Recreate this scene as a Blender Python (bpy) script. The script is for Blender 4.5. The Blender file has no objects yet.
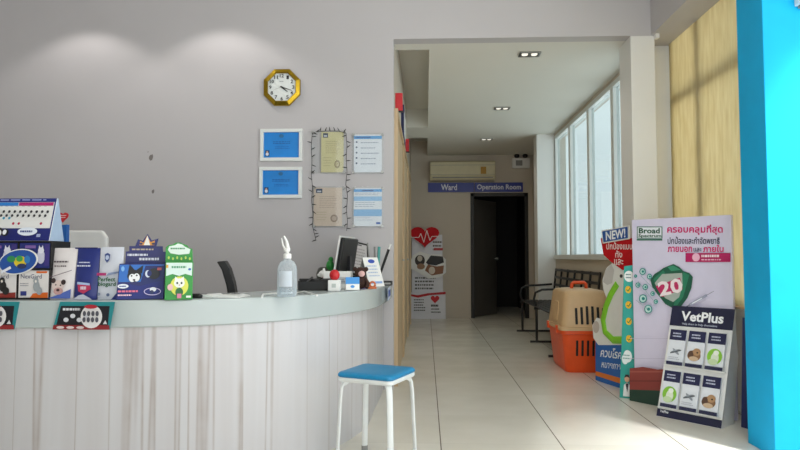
import bpy, math, random
from mathutils import Vector, Matrix, Euler
random.seed(7)
S = bpy.context.scene
COL = S.collection
R = math.radians

# ------------------------------------------------------------------ camera, world, light, exposure
FPX, H = 630.0, 1.03
PITCH, YAW = math.atan(32 / FPX), R(2.315)
cam_d = bpy.data.cameras.new('camera'); cam = bpy.data.objects.new('camera', cam_d); COL.objects.link(cam)
cam_d.sensor_width = 36.0; cam_d.lens = 36.0 * FPX / 800.0; cam_d.clip_start = 0.05; cam_d.clip_end = 200
cam.location = (0, 0, H); cam.rotation_euler = (R(90) + PITCH, 0, YAW)
S.camera = cam

S.view_settings.view_transform = 'Standard'; S.view_settings.look = 'None'
S.view_settings.gamma = 1.0; S.view_settings.use_curve_mapping = False
S.view_settings.exposure = 0.0
S.cycles.use_denoising = True
S.cycles.max_bounces = 10; S.cycles.diffuse_bounces = 6; S.cycles.transparent_max_bounces = 16
S.cycles.sample_clamp_indirect = 6.0; S.cycles.caustics_reflective = False; S.cycles.caustics_refractive = False

W = bpy.data.worlds.new('overcast_sky'); S.world = W; W.use_nodes = True
wn = W.node_tree.nodes; wl = W.node_tree.links
bg = wn['Background']; bg.inputs[1].default_value = 1.75
wtc = wn.new('ShaderNodeTexCoord'); wsep = wn.new('ShaderNodeSeparateXYZ'); wr = wn.new('ShaderNodeValToRGB')
wl.new(wtc.outputs['Generated'], wsep.inputs[0]); wl.new(wsep.outputs[2], wr.inputs[0]); wl.new(wr.outputs[0], bg.inputs[0])
wmr = wn.new('ShaderNodeMapRange'); wmr.inputs[1].default_value = -1.0; wmr.inputs[2].default_value = 1.0
wl.new(wsep.outputs[2], wmr.inputs[0]); wl.new(wmr.outputs[0], wr.inputs[0])
e_ = wr.color_ramp.elements.new(0.46); e_.color = (1.9, 1.93, 1.93, 1)          # raised below the horizon to add bounce light for the ceilings
wr.color_ramp.elements[0].position = 0.0; wr.color_ramp.elements[0].color = (1.7, 1.72, 1.72, 1)
e_ = wr.color_ramp.elements.new(0.50); e_.color = (0.88, 0.92, 0.93, 1)
wr.color_ramp.elements[3].position = 0.8; wr.color_ramp.elements[3].color = (0.90, 0.97, 1.0, 1)

def portal(name, loc, rot, sx, sy):
    l = bpy.data.lights.new(name, 'AREA'); l.shape = 'RECTANGLE'; l.size = sx; l.size_y = sy; l.cycles.is_portal = True
    o = bpy.data.objects.new(name, l); COL.objects.link(o); o.location = loc; o.rotation_euler = rot
portal('street_front_daylight', (0.55, -1.6, 1.6), (R(90), 0, 0), 4.4, 3.2)
portal('side_front_daylight', (2.75, 0.8, 1.6), (R(90), 0, R(90)), 4.8, 3.2)
portal('hall_window_daylight', (2.0, 7.1, 1.9), (R(90), 0, R(90)), 3.9, 1.8)

def sun_spot(name, loc, target, power, size_deg, blend, color, rad):
    l = bpy.data.lights.new(name, 'SPOT'); l.energy = power; l.spot_size = R(size_deg); l.spot_blend = blend; l.color = color; l.shadow_soft_size = rad
    o = bpy.data.objects.new(name, l); COL.objects.link(o); o.location = loc
    o.rotation_euler = (Vector(target) - Vector(loc)).to_track_quat('-Z', 'Y').to_euler()
    return o
for hx, hy in ((0.90, 5.5), (0.89, 7.45), (0.89, 9.4)):                         # the hall's recessed downlights
    sun_spot('hall_downlight_lamp', (hx, hy, 2.752), (hx, hy, 0), 9, 150, 0.6, (1, 0.93, 0.84), 0.06)
sun_spot('column_downlight_lamp', (2.25, 2.72, 3.16), (2.25, 2.95, 0), 700, 64, 0.8, (1, 1, 1), 0.05)
for (lx, ly, pw, sz) in ((-2.72, 4.5, 12, 118), (-1.62, 4.5, 12, 118)):
    sun_spot('wall_wash_lamp', (lx, ly, 3.16), (lx, ly + 0.02, 0), pw, sz, 0.35, (1, 0.95, 0.9), 0.03)

FILL_LAMPS = ((0.9, 1.6),)  # unseen fill lamp, added to brighten the front room and hall
for lx, ly in FILL_LAMPS:
    l = bpy.data.lights.new('added_fill_lamp', 'AREA'); l.shape = 'RECTANGLE'; l.size = 1.1; l.size_y = 0.5; l.energy = 30; l.color = (1, 0.99, 0.97)
    o = bpy.data.objects.new('added_fill_lamp', l); COL.objects.link(o); o.location = (lx, ly, 3.13)

# ------------------------------------------------------------------ pixel -> world point on a stated plane
_f = Vector((-math.sin(YAW) * math.cos(PITCH), math.cos(YAW) * math.cos(PITCH), math.sin(PITCH)))
_r = Vector((math.cos(YAW), math.sin(YAW), 0)); _u = _r.cross(_f)
def at(px, py, X=None, Y=None, Z=None):
    d = _f * FPX + _r * (px - 400) + _u * (225 - py)
    if X is not None: t = X / d.x
    elif Y is not None: t = Y / d.y
    else: t = (Z - H) / d.z
    return Vector((0, 0, H)) + d * t

# ------------------------------------------------------------------ materials
def lin(c):
    if isinstance(c, str): c = tuple(int(c[i:i + 2], 16) / 255 for i in (0, 2, 4))
    return tuple((x / 12.92 if x <= 0.04045 else ((x + 0.055) / 1.055) ** 2.4) for x in c) + (1,)
MATS = {}
def mat(name, col, rough=0.5, metal=0.0, var=0.06, scale=14.0, bump=0.0, spec=0.5, stretch=(1, 1, 1)):
    if name in MATS: return MATS[name]
    m = bpy.data.materials.new(name); m.use_nodes = True; MATS[name] = m
    n, l = m.node_tree.nodes, m.node_tree.links
    b = n['Principled BSDF']; b.inputs['Roughness'].default_value = rough; b.inputs['Metallic'].default_value = metal
    b.inputs['Specular IOR Level'].default_value = spec
    tc = n.new('ShaderNodeTexCoord'); mp = n.new('ShaderNodeMapping'); mp.inputs['Scale'].default_value = stretch
    nz = n.new('ShaderNodeTexNoise'); nz.inputs['Scale'].default_value = scale; nz.inputs['Detail'].default_value = 4
    cr = n.new('ShaderNodeValToRGB'); c = lin(col)
    cr.color_ramp.elements[0].position = 0.3; cr.color_ramp.elements[1].position = 0.7
    cr.color_ramp.elements[0].color = tuple(x * (1 - var) for x in c[:3]) + (1,)
    cr.color_ramp.elements[1].color = tuple(min(1, x * (1 + var)) for x in c[:3]) + (1,)
    l.new(tc.outputs['Object'], mp.inputs[0]); l.new(mp.outputs[0], nz.inputs[0]); l.new(nz.outputs[0], cr.inputs[0]); l.new(cr.outputs[0], b.inputs['Base Color'])
    if bump:
        bp = n.new('ShaderNodeBump'); bp.inputs['Strength'].default_value = bump; bp.inputs['Distance'].default_value = 0.002
        l.new(nz.outputs[0], bp.inputs['Height']); l.new(bp.outputs[0], b.inputs['Normal'])
    return m

def ink(hexcol, rough=0.5):
    return mat('print_' + hexcol, hexcol, rough, var=0.02, scale=40)

def floor_mat():
    m = bpy.data.materials.new('glossy_cream_floor_tile'); m.use_nodes = True
    n, l = m.node_tree.nodes, m.node_tree.links; b = n['Principled BSDF']
    tc = n.new('ShaderNodeTexCoord'); sp = n.new('ShaderNodeSeparateXYZ'); l.new(tc.outputs['Object'], sp.inputs[0])
    def M(op, a, bb=None):
        q = n.new('ShaderNodeMath'); q.operation = op
        for i, v in enumerate((a, bb)):
            if v is None: continue
            if isinstance(v, (int, float)): q.inputs[i].default_value = v
            else: l.new(v, q.inputs[i])
        return q.outputs[0]
    ds, ids = [], []
    for ax, off, st in ((0, 0.082 - 6.6, 0.66), (1, 3.55 - 6.25, 0.625)):
        t = M('DIVIDE', M('SUBTRACT', sp.outputs[ax], off), st)
        fr = M('FRACT', t); ids.append(M('FLOOR', t))
        ds.append(M('MULTIPLY', M('MINIMUM', fr, M('SUBTRACT', 1.0, fr)), st))
    gx = M('LESS_THAN', ds[0], 0.0032); gy = M('MULTIPLY', M('LESS_THAN', ds[1], 0.0028), 0.45)
    g = M('MAXIMUM', gx, gy)
    cb = n.new('ShaderNodeCombineXYZ'); l.new(ids[0], cb.inputs[0]); l.new(ids[1], cb.inputs[1])
    wn_ = n.new('ShaderNodeTexWhiteNoise'); wn_.noise_dimensions = '2D'; l.new(cb.outputs[0], wn_.inputs[0])
    nz = n.new('ShaderNodeTexNoise'); nz.inputs['Scale'].default_value = 3.0; nz.inputs['Detail'].default_value = 6; l.new(tc.outputs['Object'], nz.inputs[0])
    s = M('ADD', M('MULTIPLY', wn_.outputs[0], 0.35), M('MULTIPLY', nz.outputs[0], 0.65))
    cr = n.new('ShaderNodeValToRGB'); l.new(s, cr.inputs[0])
    cr.color_ramp.elements[0].position = 0.2; cr.color_ramp.elements[1].position = 0.8
    cr.color_ramp.elements[0].color = lin('d8d3c6'); cr.color_ramp.elements[1].color = lin('e6e2d8')
    mx = n.new('ShaderNodeMix'); mx.data_type = 'RGBA'; l.new(g, mx.inputs[0]); l.new(cr.outputs[0], mx.inputs[6]); mx.inputs[7].default_value = lin('5e5546')
    l.new(mx.outputs[2], b.inputs['Base Color'])
    l.new(M('ADD', M('MULTIPLY', g, 0.5), M('ADD', M('MULTIPLY', nz.outputs[0], 0.12), 0.16)), b.inputs['Roughness'])
    b.inputs['Specular IOR Level'].default_value = 0.45
    return m

def plank_mat(name, c0, c1, streak, freq, rough):
    m = bpy.data.materials.new(name); m.use_nodes = True
    n, l = m.node_tree.nodes, m.node_tree.links; b = n['Principled BSDF']; b.inputs['Roughness'].default_value = rough
    tc = n.new('ShaderNodeTexCoord')
    def noise(sc, stretch, det, dist=0.0):
        mp = n.new('ShaderNodeMapping'); mp.inputs['Scale'].default_value = stretch; l.new(tc.outputs['Object'], mp.inputs[0])
        q = n.new('ShaderNodeTexNoise'); q.inputs['Scale'].default_value = sc; q.inputs['Detail'].default_value = det; q.inputs['Distortion'].default_value = dist
        l.new(mp.outputs[0], q.inputs[0]); return q.outputs[0]
    a = noise(freq, (1, 1, 0.04), 5, 0.0)
    cr = n.new('ShaderNodeValToRGB'); l.new(a, cr.inputs[0])
    cr.color_ramp.elements[0].position = 0.33; cr.color_ramp.elements[0].color = lin(c0)
    cr.color_ramp.elements[1].position = 0.66; cr.color_ramp.elements[1].color = lin(c1)
    st = noise(freq * 0.55, (1, 1, 0.012), 2, 0.08)
    sr = n.new('ShaderNodeValToRGB'); l.new(st, sr.inputs[0])
    for e, p, v in zip(sr.color_ramp.elements, (0.483, 0.5), (0, 1)): e.position = p; e.color = (v, v, v, 1)
    e = sr.color_ramp.elements.new(0.517); e.color = (0, 0, 0, 1)
    br = noise(9, (1, 1, 0.6), 4)
    mu = n.new('ShaderNodeMath'); mu.operation = 'MULTIPLY'; l.new(sr.outputs[0], mu.inputs[0]); l.new(br, mu.inputs[1])
    mx = n.new('ShaderNodeMix'); mx.data_type = 'RGBA'; l.new(mu.outputs[0], mx.inputs[0]); l.new(cr.outputs[0], mx.inputs[6]); mx.inputs[7].default_value = lin(streak)
    l.new(mx.outputs[2], b.inputs['Base Color'])
    return m

def clear_mat(name, tint, gloss=0.08, rough=0.03):
    m = bpy.data.materials.new(name); m.use_nodes = True
    n, l = m.node_tree.nodes, m.node_tree.links; n.remove(n['Principled BSDF'])
    t = n.new('ShaderNodeBsdfTransparent'); t.inputs[0].default_value = tuple(tint) + (1,)
    g = n.new('ShaderNodeBsdfGlossy'); g.inputs['Roughness'].default_value = rough
    lw = n.new('ShaderNodeLayerWeight'); lw.inputs[0].default_value = 0.5
    pw = n.new('ShaderNodeMath'); pw.operation = 'POWER'; l.new(lw.outputs['Facing'], pw.inputs[0]); pw.inputs[1].default_value = 5.0
    fr = n.new('ShaderNodeMapRange'); l.new(pw.outputs[0], fr.inputs[0]); fr.inputs[3].default_value = 0.035; fr.inputs[4].default_value = 0.6
    mx = n.new('ShaderNodeMixShader'); l.new(fr.outputs[0], mx.inputs[0]); l.new(t.outputs[0], mx.inputs[1]); l.new(g.outputs[0], mx.inputs[2])
    l.new(mx.outputs[0], n['Material Output'].inputs[0])
    return m

def blind_mat():
    m = bpy.data.materials.new('yellow_woven_blind'); m.use_nodes = True
    n, l = m.node_tree.nodes, m.node_tree.links; b = n['Principled BSDF']; b.inputs['Roughness'].default_value = 0.9; b.inputs['Specular IOR Level'].default_value = 0.1
    tc = n.new('ShaderNodeTexCoord'); mp = n.new('ShaderNodeMapping'); mp.inputs['Scale'].default_value = (1, 1, 0.16); l.new(tc.outputs['Object'], mp.inputs[0])
    nz = n.new('ShaderNodeTexNoise'); nz.inputs['Scale'].default_value = 26; nz.inputs['Detail'].default_value = 6; l.new(mp.outputs[0], nz.inputs[0])
    cr = n.new('ShaderNodeValToRGB'); l.new(nz.outputs[0], cr.inputs[0])
    cr.color_ramp.elements[0].position = 0.3; cr.color_ramp.elements[0].color = lin('dccfaa'); cr.color_ramp.elements[1].position = 0.7; cr.color_ramp.elements[1].color = lin('ece2c4')
    l.new(cr.outputs[0], b.inputs['Base Color'])
    t = n.new('ShaderNodeBsdfTranslucent'); l.new(cr.outputs[0], t.inputs[0])
    mx = n.new('ShaderNodeMixShader'); mx.inputs[0].default_value = 0.62; l.new(b.outputs[0], mx.inputs[1]); l.new(t.outputs[0], mx.inputs[2])
    l.new(mx.outputs[0], n['Material Output'].inputs[0])
    return m

M_WALL = mat('warm_grey_wall_paint', 'bebbbd', 0.75, var=0.025, scale=1.3)
M_HALL = mat('cream_hall_wall_paint', 'c6bcae', 0.75, var=0.03, scale=1.5)
M_CEIL = mat('white_ceiling_paint', 'dcdad2', 0.8, var=0.02, scale=1.0)
M_PILLAR = mat('off_white_pillar_paint', 'e4e4e2', 0.6, var=0.02, scale=2)
M_BLUE = mat('bright_blue_column_paint', '10a4d8', 0.6, var=0.05, scale=5, bump=0.15, spec=0.2)
M_FLOOR = floor_mat()
M_COUNTER = plank_mat('whitewashed_wood_laminate', 'c4c1c3', 'cbcacd', '94847a', 11.0, 0.45)
M_WOOD = plank_mat('pale_beech_door_wood', 'bfa684', 'd0b896', '9a7f5c', 7.0, 0.5)
M_SLAB = mat('glossy_white_counter_slab', 'b4bdbd', 0.2, var=0.02, scale=3)
M_GLASS = clear_mat('greenish_window_glass', (0.72, 0.78, 0.785))
M_ACRYLIC = clear_mat('clear_acrylic', (0.97, 0.98, 0.98))
M_BLIND = blind_mat()
M_FRAMEW = mat('white_window_aluminium', 'dfe3e2', 0.4, var=0.02)
M_BLACK = mat('matt_black', '141414', 0.5)
M_BLKMETAL = mat('black_painted_metal', '17161a', 0.4, var=0.1)
M_DARKDOOR = mat('dark_door_frame_paint', '17130f', 0.5)
M_LEAF = mat('dull_grey_metal_door', '6d6a64', 0.35, metal=0.4, var=0.12, scale=2)
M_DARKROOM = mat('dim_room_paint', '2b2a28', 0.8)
M_WHITE = mat('white_plastic', 'e8e8e6', 0.4, var=0.02)
M_WMETAL = mat('white_painted_steel', 'e3e6e6', 0.35, var=0.03)
M_SEAT = mat('blue_plastic_seat', '0a80b2', 0.4, var=0.04, bump=0.1, scale=60)
M_GOLD = mat('polished_brass', 'b8982e', 0.22, metal=1.0, var=0.1, scale=6)
M_CHROME = mat('brushed_steel', 'a9a9a6', 0.3, metal=1.0)
M_BEIGEP = mat('beige_crate_plastic', 'cfae84', 0.45, var=0.04)
M_ORANGE = mat('orange_crate_plastic', 'e8541c', 0.4, var=0.05)
M_AC = mat('ivory_plastic', 'd2c9a8', 0.45, var=0.03)
M_NAVY = mat('navy_card', '1c2256', 0.45, var=0.05)
M_BOARD = mat('white_board', 'dcdce4', 0.45, var=0.02)
M_RED = mat('red_card', 'c8202c', 0.45, var=0.05)
M_GREY = mat('grey_plastic', '8a8a88', 0.5)

M_LAMP = mat('lit_lamp', 'fff4e0', .4); M_LAMP.node_tree.nodes['Principled BSDF'].inputs['Emission Color'].default_value = (1, .95, .85, 1); M_LAMP.node_tree.nodes['Principled BSDF'].inputs['Emission Strength'].default_value = 0.8

# ------------------------------------------------------------------ mesh helpers
class MB:
    def __init__(s): s.v, s.f, s.m, s.mats = [], [], [], []
    def mi(s, m):
        if m not in s.mats: s.mats.append(m)
        return s.mats.index(m)
    def add(s, vs, fs, m):
        o = len(s.v); k = s.mi(m)
        s.v += [tuple(x) for x in vs]; s.f += [[i + o for i in f] for f in fs]; s.m += [k] * len(fs); return s
    def box(s, x0, y0, z0, x1, y1, z1, m, rot=None, org=None):
        vs = [Vector((x, y, z)) for z in (z0, z1) for x, y in ((x0, y0), (x1, y0), (x1, y1), (x0, y1))]
        if rot is not None:
            o = Vector(org) if org is not None else Vector(((x0 + x1) / 2, (y0 + y1) / 2, (z0 + z1) / 2))
            vs = [rot @ (v - o) + o for v in vs]
        return s.add(vs, [(3, 2, 1, 0), (4, 5, 6, 7), (0, 1, 5, 4), (1, 2, 6, 5), (2, 3, 7, 6), (3, 0, 4, 7)], m)
    def prism(s, pts, a0, a1, ax, m, m2=None):
        if sum(p[0] * q[1] - q[0] * p[1] for p, q in zip(pts, pts[1:] + pts[:1])) < 0: pts = pts[::-1]
        n = len(pts)
        def P(p, a): return {'Z': (p[0], p[1], a), 'Y': (p[0], a, p[1]), 'X': (a, p[0], p[1])}[ax]
        vs = [P(p, a0) for p in pts] + [P(p, a1) for p in pts]
        fs = [list(range(n))[::-1], list(range(n, 2 * n))] + [(i, (i + 1) % n, n + (i + 1) % n, n + i) for i in range(n)]
        if ax == 'Y': fs = [list(f)[::-1] for f in fs]
        return s.add(vs, fs, m)
    def loft(s, rings, m, cap=True):
        n = len(rings[0]); vs = [p for r in rings for p in r]; fs = []
        for k in range(len(rings) - 1):
            for i in range(n):
                j = (i + 1) % n
                fs.append((k * n + i, k * n + j, (k + 1) * n + j, (k + 1) * n + i))
        if cap: fs += [list(range(n))[::-1], list(range((len(rings) - 1) * n, len(rings) * n))]
        return s.add(vs, fs, m)
    def tube(s, pts, r, m, n=8):
        pts = [Vector(p) for p in pts]; rs = r if isinstance(r, (list, tuple)) else [r] * len(pts); rings = []
        up = Vector((0, 0, 1)); t0 = (pts[1] - pts[0]).normalized()
        if abs(t0.dot(up)) > 0.95: up = Vector((0, 1, 0))
        a = t0.cross(up).normalized()
        for i, p in enumerate(pts):
            t = (pts[min(i + 1, len(pts) - 1)] - pts[max(i - 1, 0)]).normalized()
            a = (a - t * a.dot(t)).normalized(); b = t.cross(a)
            rings.append([p + (a * math.cos(2 * math.pi * k / n) + b * math.sin(2 * math.pi * k / n)) * rs[i] for k in range(n)])
        return s.loft(rings, m)
    def lathe(s, prof, m, c=(0, 0, 0), n=24):
        rings = [[(c[0] + r * math.cos(2 * math.pi * k / n), c[1] + r * math.sin(2 * math.pi * k / n), c[2] + z) for k in range(n)] for r, z in prof]
        return s.loft(rings, m)
    def ball(s, c, r, m, n=14, k=9):
        rx, ry, rz = r if isinstance(r, (tuple, list)) else (r, r, r); rings = []
        for j in range(k + 1):
            th = math.pi * (0.03 + 0.94 * j / k) - math.pi / 2
            rings.append([(c[0] + rx * math.cos(th) * math.cos(2 * math.pi * i / n), c[1] + ry * math.cos(th) * math.sin(2 * math.pi * i / n), c[2] + rz * math.sin(th)) for i in range(n)])
        return s.loft(rings, m)
    def build(s, name, parent=None, bevel=0.0, smooth=None, seg=2, **props):
        me = bpy.data.meshes.new(name); me.from_pydata(s.v, [], s.f)
        for m in s.mats: me.materials.append(m)
        me.polygons.foreach_set('material_index', s.m)
        if smooth:
            me.polygons.foreach_set('use_smooth', [True] * len(s.f)); me.set_sharp_from_angle(angle=R(smooth))
        me.update()
        o = bpy.data.objects.new(name, me); COL.objects.link(o)
        if parent is not None: o.parent = parent
        if bevel:
            b = o.modifiers.new('bevel', 'BEVEL'); b.width = bevel; b.segments = seg; b.limit_method = 'ANGLE'; b.angle_limit = R(35)
        for k, v in props.items(): o[k] = v
        return o

def thing(name, label, cat, loc=(0, 0, 0), rz=0.0, rx=0.0, group=None):
    o = bpy.data.objects.new(name, None); COL.objects.link(o); o.empty_display_size = 0.05
    o.location = loc; o.rotation_euler = (rx, 0, rz); o['label'] = label; o['category'] = cat
    if group: o['group'] = group
    return o
def tag(o, label, cat, group=None):
    o['label'] = label; o['category'] = cat
    if group: o['group'] = group
    return o
def struct(o): o['kind'] = 'structure'; return o
def dup(src, parent=None, loc=None, rot=None, rec=True):
    c = src.copy(); COL.objects.link(c)
    if parent is not None: c.parent = parent
    if loc is not None: c.location = loc
    if rot is not None: c.rotation_euler = rot
    if rec:
        for ch in list(src.children): dup(ch, c)
    return c

_tc = {}
def text_geo(t, bold=0.0, shear=0.0):
    k = (t, bold, shear)
    if k in _tc: return _tc[k]
    cu = bpy.data.curves.new('lettering_curve', 'FONT'); cu.body = t; cu.size = 1.0; cu.resolution_u = 2; cu.offset = bold; cu.shear = shear
    o = bpy.data.objects.new('lettering_curve', cu); COL.objects.link(o)
    bpy.context.view_layer.update()
    dg = bpy.context.evaluated_depsgraph_get(); me = bpy.data.meshes.new_from_object(o.evaluated_get(dg))
    vs = [v.co.copy() for v in me.vertices]; fs = [list(p.vertices) for p in me.polygons]
    bpy.data.objects.remove(o); bpy.data.meshes.remove(me); bpy.data.curves.remove(cu)
    if vs:
        x0, x1 = min(v.x for v in vs), max(v.x for v in vs); y0, y1 = min(v.y for v in vs), max(v.y for v in vs)
        vs = [((v.x - x0) / max(1e-6, x1 - x0), (v.y - y0) / max(1e-6, y1 - y0)) for v in vs]
        asp = (x1 - x0) / max(1e-6, y1 - y0)
    else: asp = 1
    _tc[k] = (vs, fs, asp); return _tc[k]

class Print(MB):
    """ink shapes on a board whose face is the local plane y = y0 (viewer on the -y side); fmap turns (a, b) into local (x, z)"""
    def __init__(s, fmap=None, y0=0.0, step=0.0005):
        super().__init__(); s.fm = fmap or (lambda a, b: (a, b)); s.y = y0; s.st = step; s.k = 0
    def lay(s): s.k += 1; return s.y - s.k * s.st
    def poly(s, pts, m):
        y = s.lay(); q = [s.fm(*p) for p in pts]
        if sum(p[0] * r[1] - r[0] * p[1] for p, r in zip(q, q[1:] + q[:1])) < 0: q = q[::-1]
        return s.add([(p[0], y, p[1]) for p in q], [list(range(len(q)))], m)
    def rect(s, a0, b0, a1, b1, m): return s.poly([(a0, b0), (a1, b0), (a1, b1), (a0, b1)], m)
    def ell(s, a, b, ra, rb, m, n=24, rot=0.0):
        c, sn = math.cos(rot), math.sin(rot)
        return s.poly([(a + ra * math.cos(t) * c - rb * math.sin(t) * sn, b + ra * math.cos(t) * sn + rb * math.sin(t) * c) for t in [2 * math.pi * i / n for i in range(n)]], m)
    def ring(s, a, b, ra, rb, w, m, m_in, n=24):
        s.ell(a, b, ra, rb, m, n); return s.ell(a, b, ra - w, rb - w, m_in, n)
    def line(s, p, q, w, m):
        d = Vector((q[0] - p[0], q[1] - p[1])); nrm = Vector((-d.y, d.x)).normalized() * w / 2
        return s.poly([(p[0] + nrm.x, p[1] + nrm.y), (q[0] + nrm.x, q[1] + nrm.y), (q[0] - nrm.x, q[1] - nrm.y), (p[0] - nrm.x, p[1] - nrm.y)], m)
    def text(s, t, a0, b0, a1, b1, m, bold=0.0, shear=0.0, rot=0.0):
        """fit into the box a0..a1 (left to right), b0 = top, b1 = bottom"""
        vs, fs, _ = text_geo(t, bold, shear)
        if not vs: return s
        y = s.lay(); ca, cb = (a0 + a1) / 2, (b0 + b1) / 2; cr, sr = math.cos(rot), math.sin(rot); out = []
        for u, w in vs:
            a, b = a0 + u * (a1 - a0), b1 + w * (b0 - b1)
            da, db = a - ca, b - cb; q = s.fm(ca + da * cr - db * sr, cb + da * sr + db * cr); out.append((q[0], y, q[1]))
        return s.add(out, fs, m)
    def scribble(s, a0, b0, a1, b1, m, rows=3, fill=0.55, seed=1):
        """rows of small unreadable print"""
        rg = random.Random(seed); hh = (b1 - b0) / rows; y = s.lay()
        for i in range(rows):
            a = a0; end = a0 + (a1 - a0) * rg.uniform(0.75, 1.0)
            while a < end:
                w = abs(a1 - a0) * rg.uniform(0.05, 0.16); e = min(a + w, end)
                b_ = b0 + hh * (i + 0.2); c_ = b0 + hh * (i + 0.2 + fill)
                q = [s.fm(*p) for p in ((a, b_), (e, b_), (e, c_), (a, c_))]
                s.add([(p[0], y, p[1]) for p in q], [[0, 1, 2, 3]], m); a = e + abs(a1 - a0) * 0.03
        return s

def pxmap(cx, base, s): return lambda a, b: ((a - cx) * s, (base - b) * s)
def heart(cx, cy, w, h, n=28):
    pts = []
    for i in range(n):
        t = 2 * math.pi * i / n
        x = 16 * math.sin(t) ** 3; y = 13 * math.cos(t) - 5 * math.cos(2 * t) - 2 * math.cos(3 * t) - math.cos(4 * t)
        pts.append((cx + x / 32 * w, cy - (y + 2.5) / 29 * h))
    return pts

# ------------------------------------------------------------------ the setting
ZC, ZM = 2.77, 3.2          # hall ceiling, main ceiling
XL, YB, YE = -0.252, 4.95, 10.75
struct(MB().box(-4.6, -1.7, -0.1, 2.9, 10.85, 0.0, M_FLOOR).build('floor'))
struct(MB().box(-4.6, -1.7, ZM, 2.9, YB + .25, ZM + 0.1, M_CEIL).box(-4.6, YB + .25, ZM, 2.0, 10.85, ZM + .1, M_CEIL).build('ceiling'))
struct(MB().box(-4.6, YB, 0, XL, YB + 0.12, ZM, M_WALL).build('wall_back'))
struct(MB().box(-4.7, -1.7, 0, -4.6, YB + 0.12, ZM, M_WALL).build('wall_left'))
struct(MB().box(XL - 0.12, YB + 0.12, 0, XL, YE, ZM, M_HALL).build('wall_left_hall'))
struct(MB().box(-4.7, -1.75, 0, -1.65, -1.6, ZM, M_WALL).build('wall_front_added'))  # unseen wall, added to cut the rear daylight on the left side
lin_ = MB().box(XL, YB, ZC, 1.776, YB + 0.12, ZM, M_WALL)
struct(lin_.build('trim_1'))
struct(MB().box(1.776, 3.6, ZC, 2.4, YB + 0.25, ZM, M_WALL).build('trim_2'))
hc = MB()
hc.box(0.035, YB + 0.12, ZC, 1.84, YE, ZM, M_CEIL)
hc.box(XL, YB + 0.12, ZC, 0.035, 5.22, ZM, M_CEIL)
hc.box(XL, 8.4, ZC, 0.035, 9.15, ZM, M_CEIL)
hc.box(XL, 5.22, 3.02, 0.035, 8.4, ZM, M_CEIL); hc.box(XL, 9.15, 3.02, 0.035, YE, ZM, M_CEIL)
struct(hc.build('ceiling_hall'))
# end wall with the door opening
DX0, DX1, DZ = 0.767, 1.742, 2.12
ew = MB(); ew.box(XL - 0.12, YE, 0, DX0, YE + 0.1, ZM, M_HALL); ew.box(DX1, YE, 0, 2.1, YE + 0.1, ZM, M_HALL); ew.box(DX0, YE, DZ, DX1, YE + 0.1, ZM, M_HALL)
struct(ew.build('wall_end'))
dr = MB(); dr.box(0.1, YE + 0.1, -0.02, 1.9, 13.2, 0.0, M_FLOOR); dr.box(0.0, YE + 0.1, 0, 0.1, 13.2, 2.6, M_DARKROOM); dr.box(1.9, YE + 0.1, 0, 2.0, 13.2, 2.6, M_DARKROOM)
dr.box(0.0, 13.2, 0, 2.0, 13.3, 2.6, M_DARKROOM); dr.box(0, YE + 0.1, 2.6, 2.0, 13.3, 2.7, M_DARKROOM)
struct(dr.build('wall_dim_room'))
# right wall of the hall
rw = MB(); rw.box(1.83, YB + 0.29, 0, 2.0, YE, 1.03, M_HALL); rw.box(1.83, YB + 0.29, 2.74, 2.0, YE, ZM, M_HALL); rw.box(1.83, 9.0, 1.03, 2.0, YE, 2.74, M_HALL)
struct(rw.build('wall_right'))
struct(MB().box(1.58, 8.95, 0, 1.83, 9.2, ZC, M_PILLAR).build('trim_3', bevel=0.004))
struct(MB().box(1.616, YB, 0, 1.804, YB + 0.29, ZC, M_PILLAR).build('trim_4', bevel=0.004))
bay = MB(); bay.box(1.804, YB + 0.25, 0, 2.25, YB + 0.29, ZM, M_PILLAR); bay.box(2.10, 3.635, 0, 2.25, YB + 0.25, 0.67, M_PILLAR)
struct(bay.build('wall_right_bay'))
# hall window: one frame with four panes between five posts
struct_fr = MB()
YS = [8.96, 8.06, 7.14, 6.22, 5.29]
struct_fr.box(1.80, 5.24, 1.0, 1.92, 9.0, 1.06, M_FRAMEW); struct_fr.box(1.83, 5.24, 2.69, 1.92, 9.0, 2.745, M_FRAMEW)
for y in YS: struct_fr.box(1.835, y - 0.045, 1.06, 1.90, y + 0.045, 2.69, M_FRAMEW)
for y0, y1 in zip(YS[1:], YS[:-1]):
    struct_fr.box(1.85, y0 + 0.045, 1.06, 1.885, y0 + 0.075, 2.69, M_FRAMEW)
w1 = struct(struct_fr.build('window_1', bevel=0.003))
for y0, y1 in zip(YS[1:], YS[:-1]):
    MB().box(1.868, y0 + 0.04, 1.05, 1.872, y1 - 0.04, 2.7, M_GLASS).build('pane', w1)
w2 = MB(); 
for y in (3.68, 4.66, 5.16): w2.box(2.035, y - 0.04, 0.67, 2.09, y + 0.04, 3.0, M_FRAMEW)
for z in (0.7, 2.28, 2.97): w2.box(2.035, 3.635, z - 0.04, 2.09, 5.2, z + 0.04, M_FRAMEW)
w2 = struct(w2.build('window_2')); MB().box(2.06, 3.64, 0.7, 2.065, 5.18, 2.95, M_ACRYLIC).build('pane', w2)
# blue column
struct(MB().box(1.787, 3.355, 0, 2.75, 3.63, ZM, M_BLUE).build('trim_blue_column', bevel=0.004))

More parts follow.
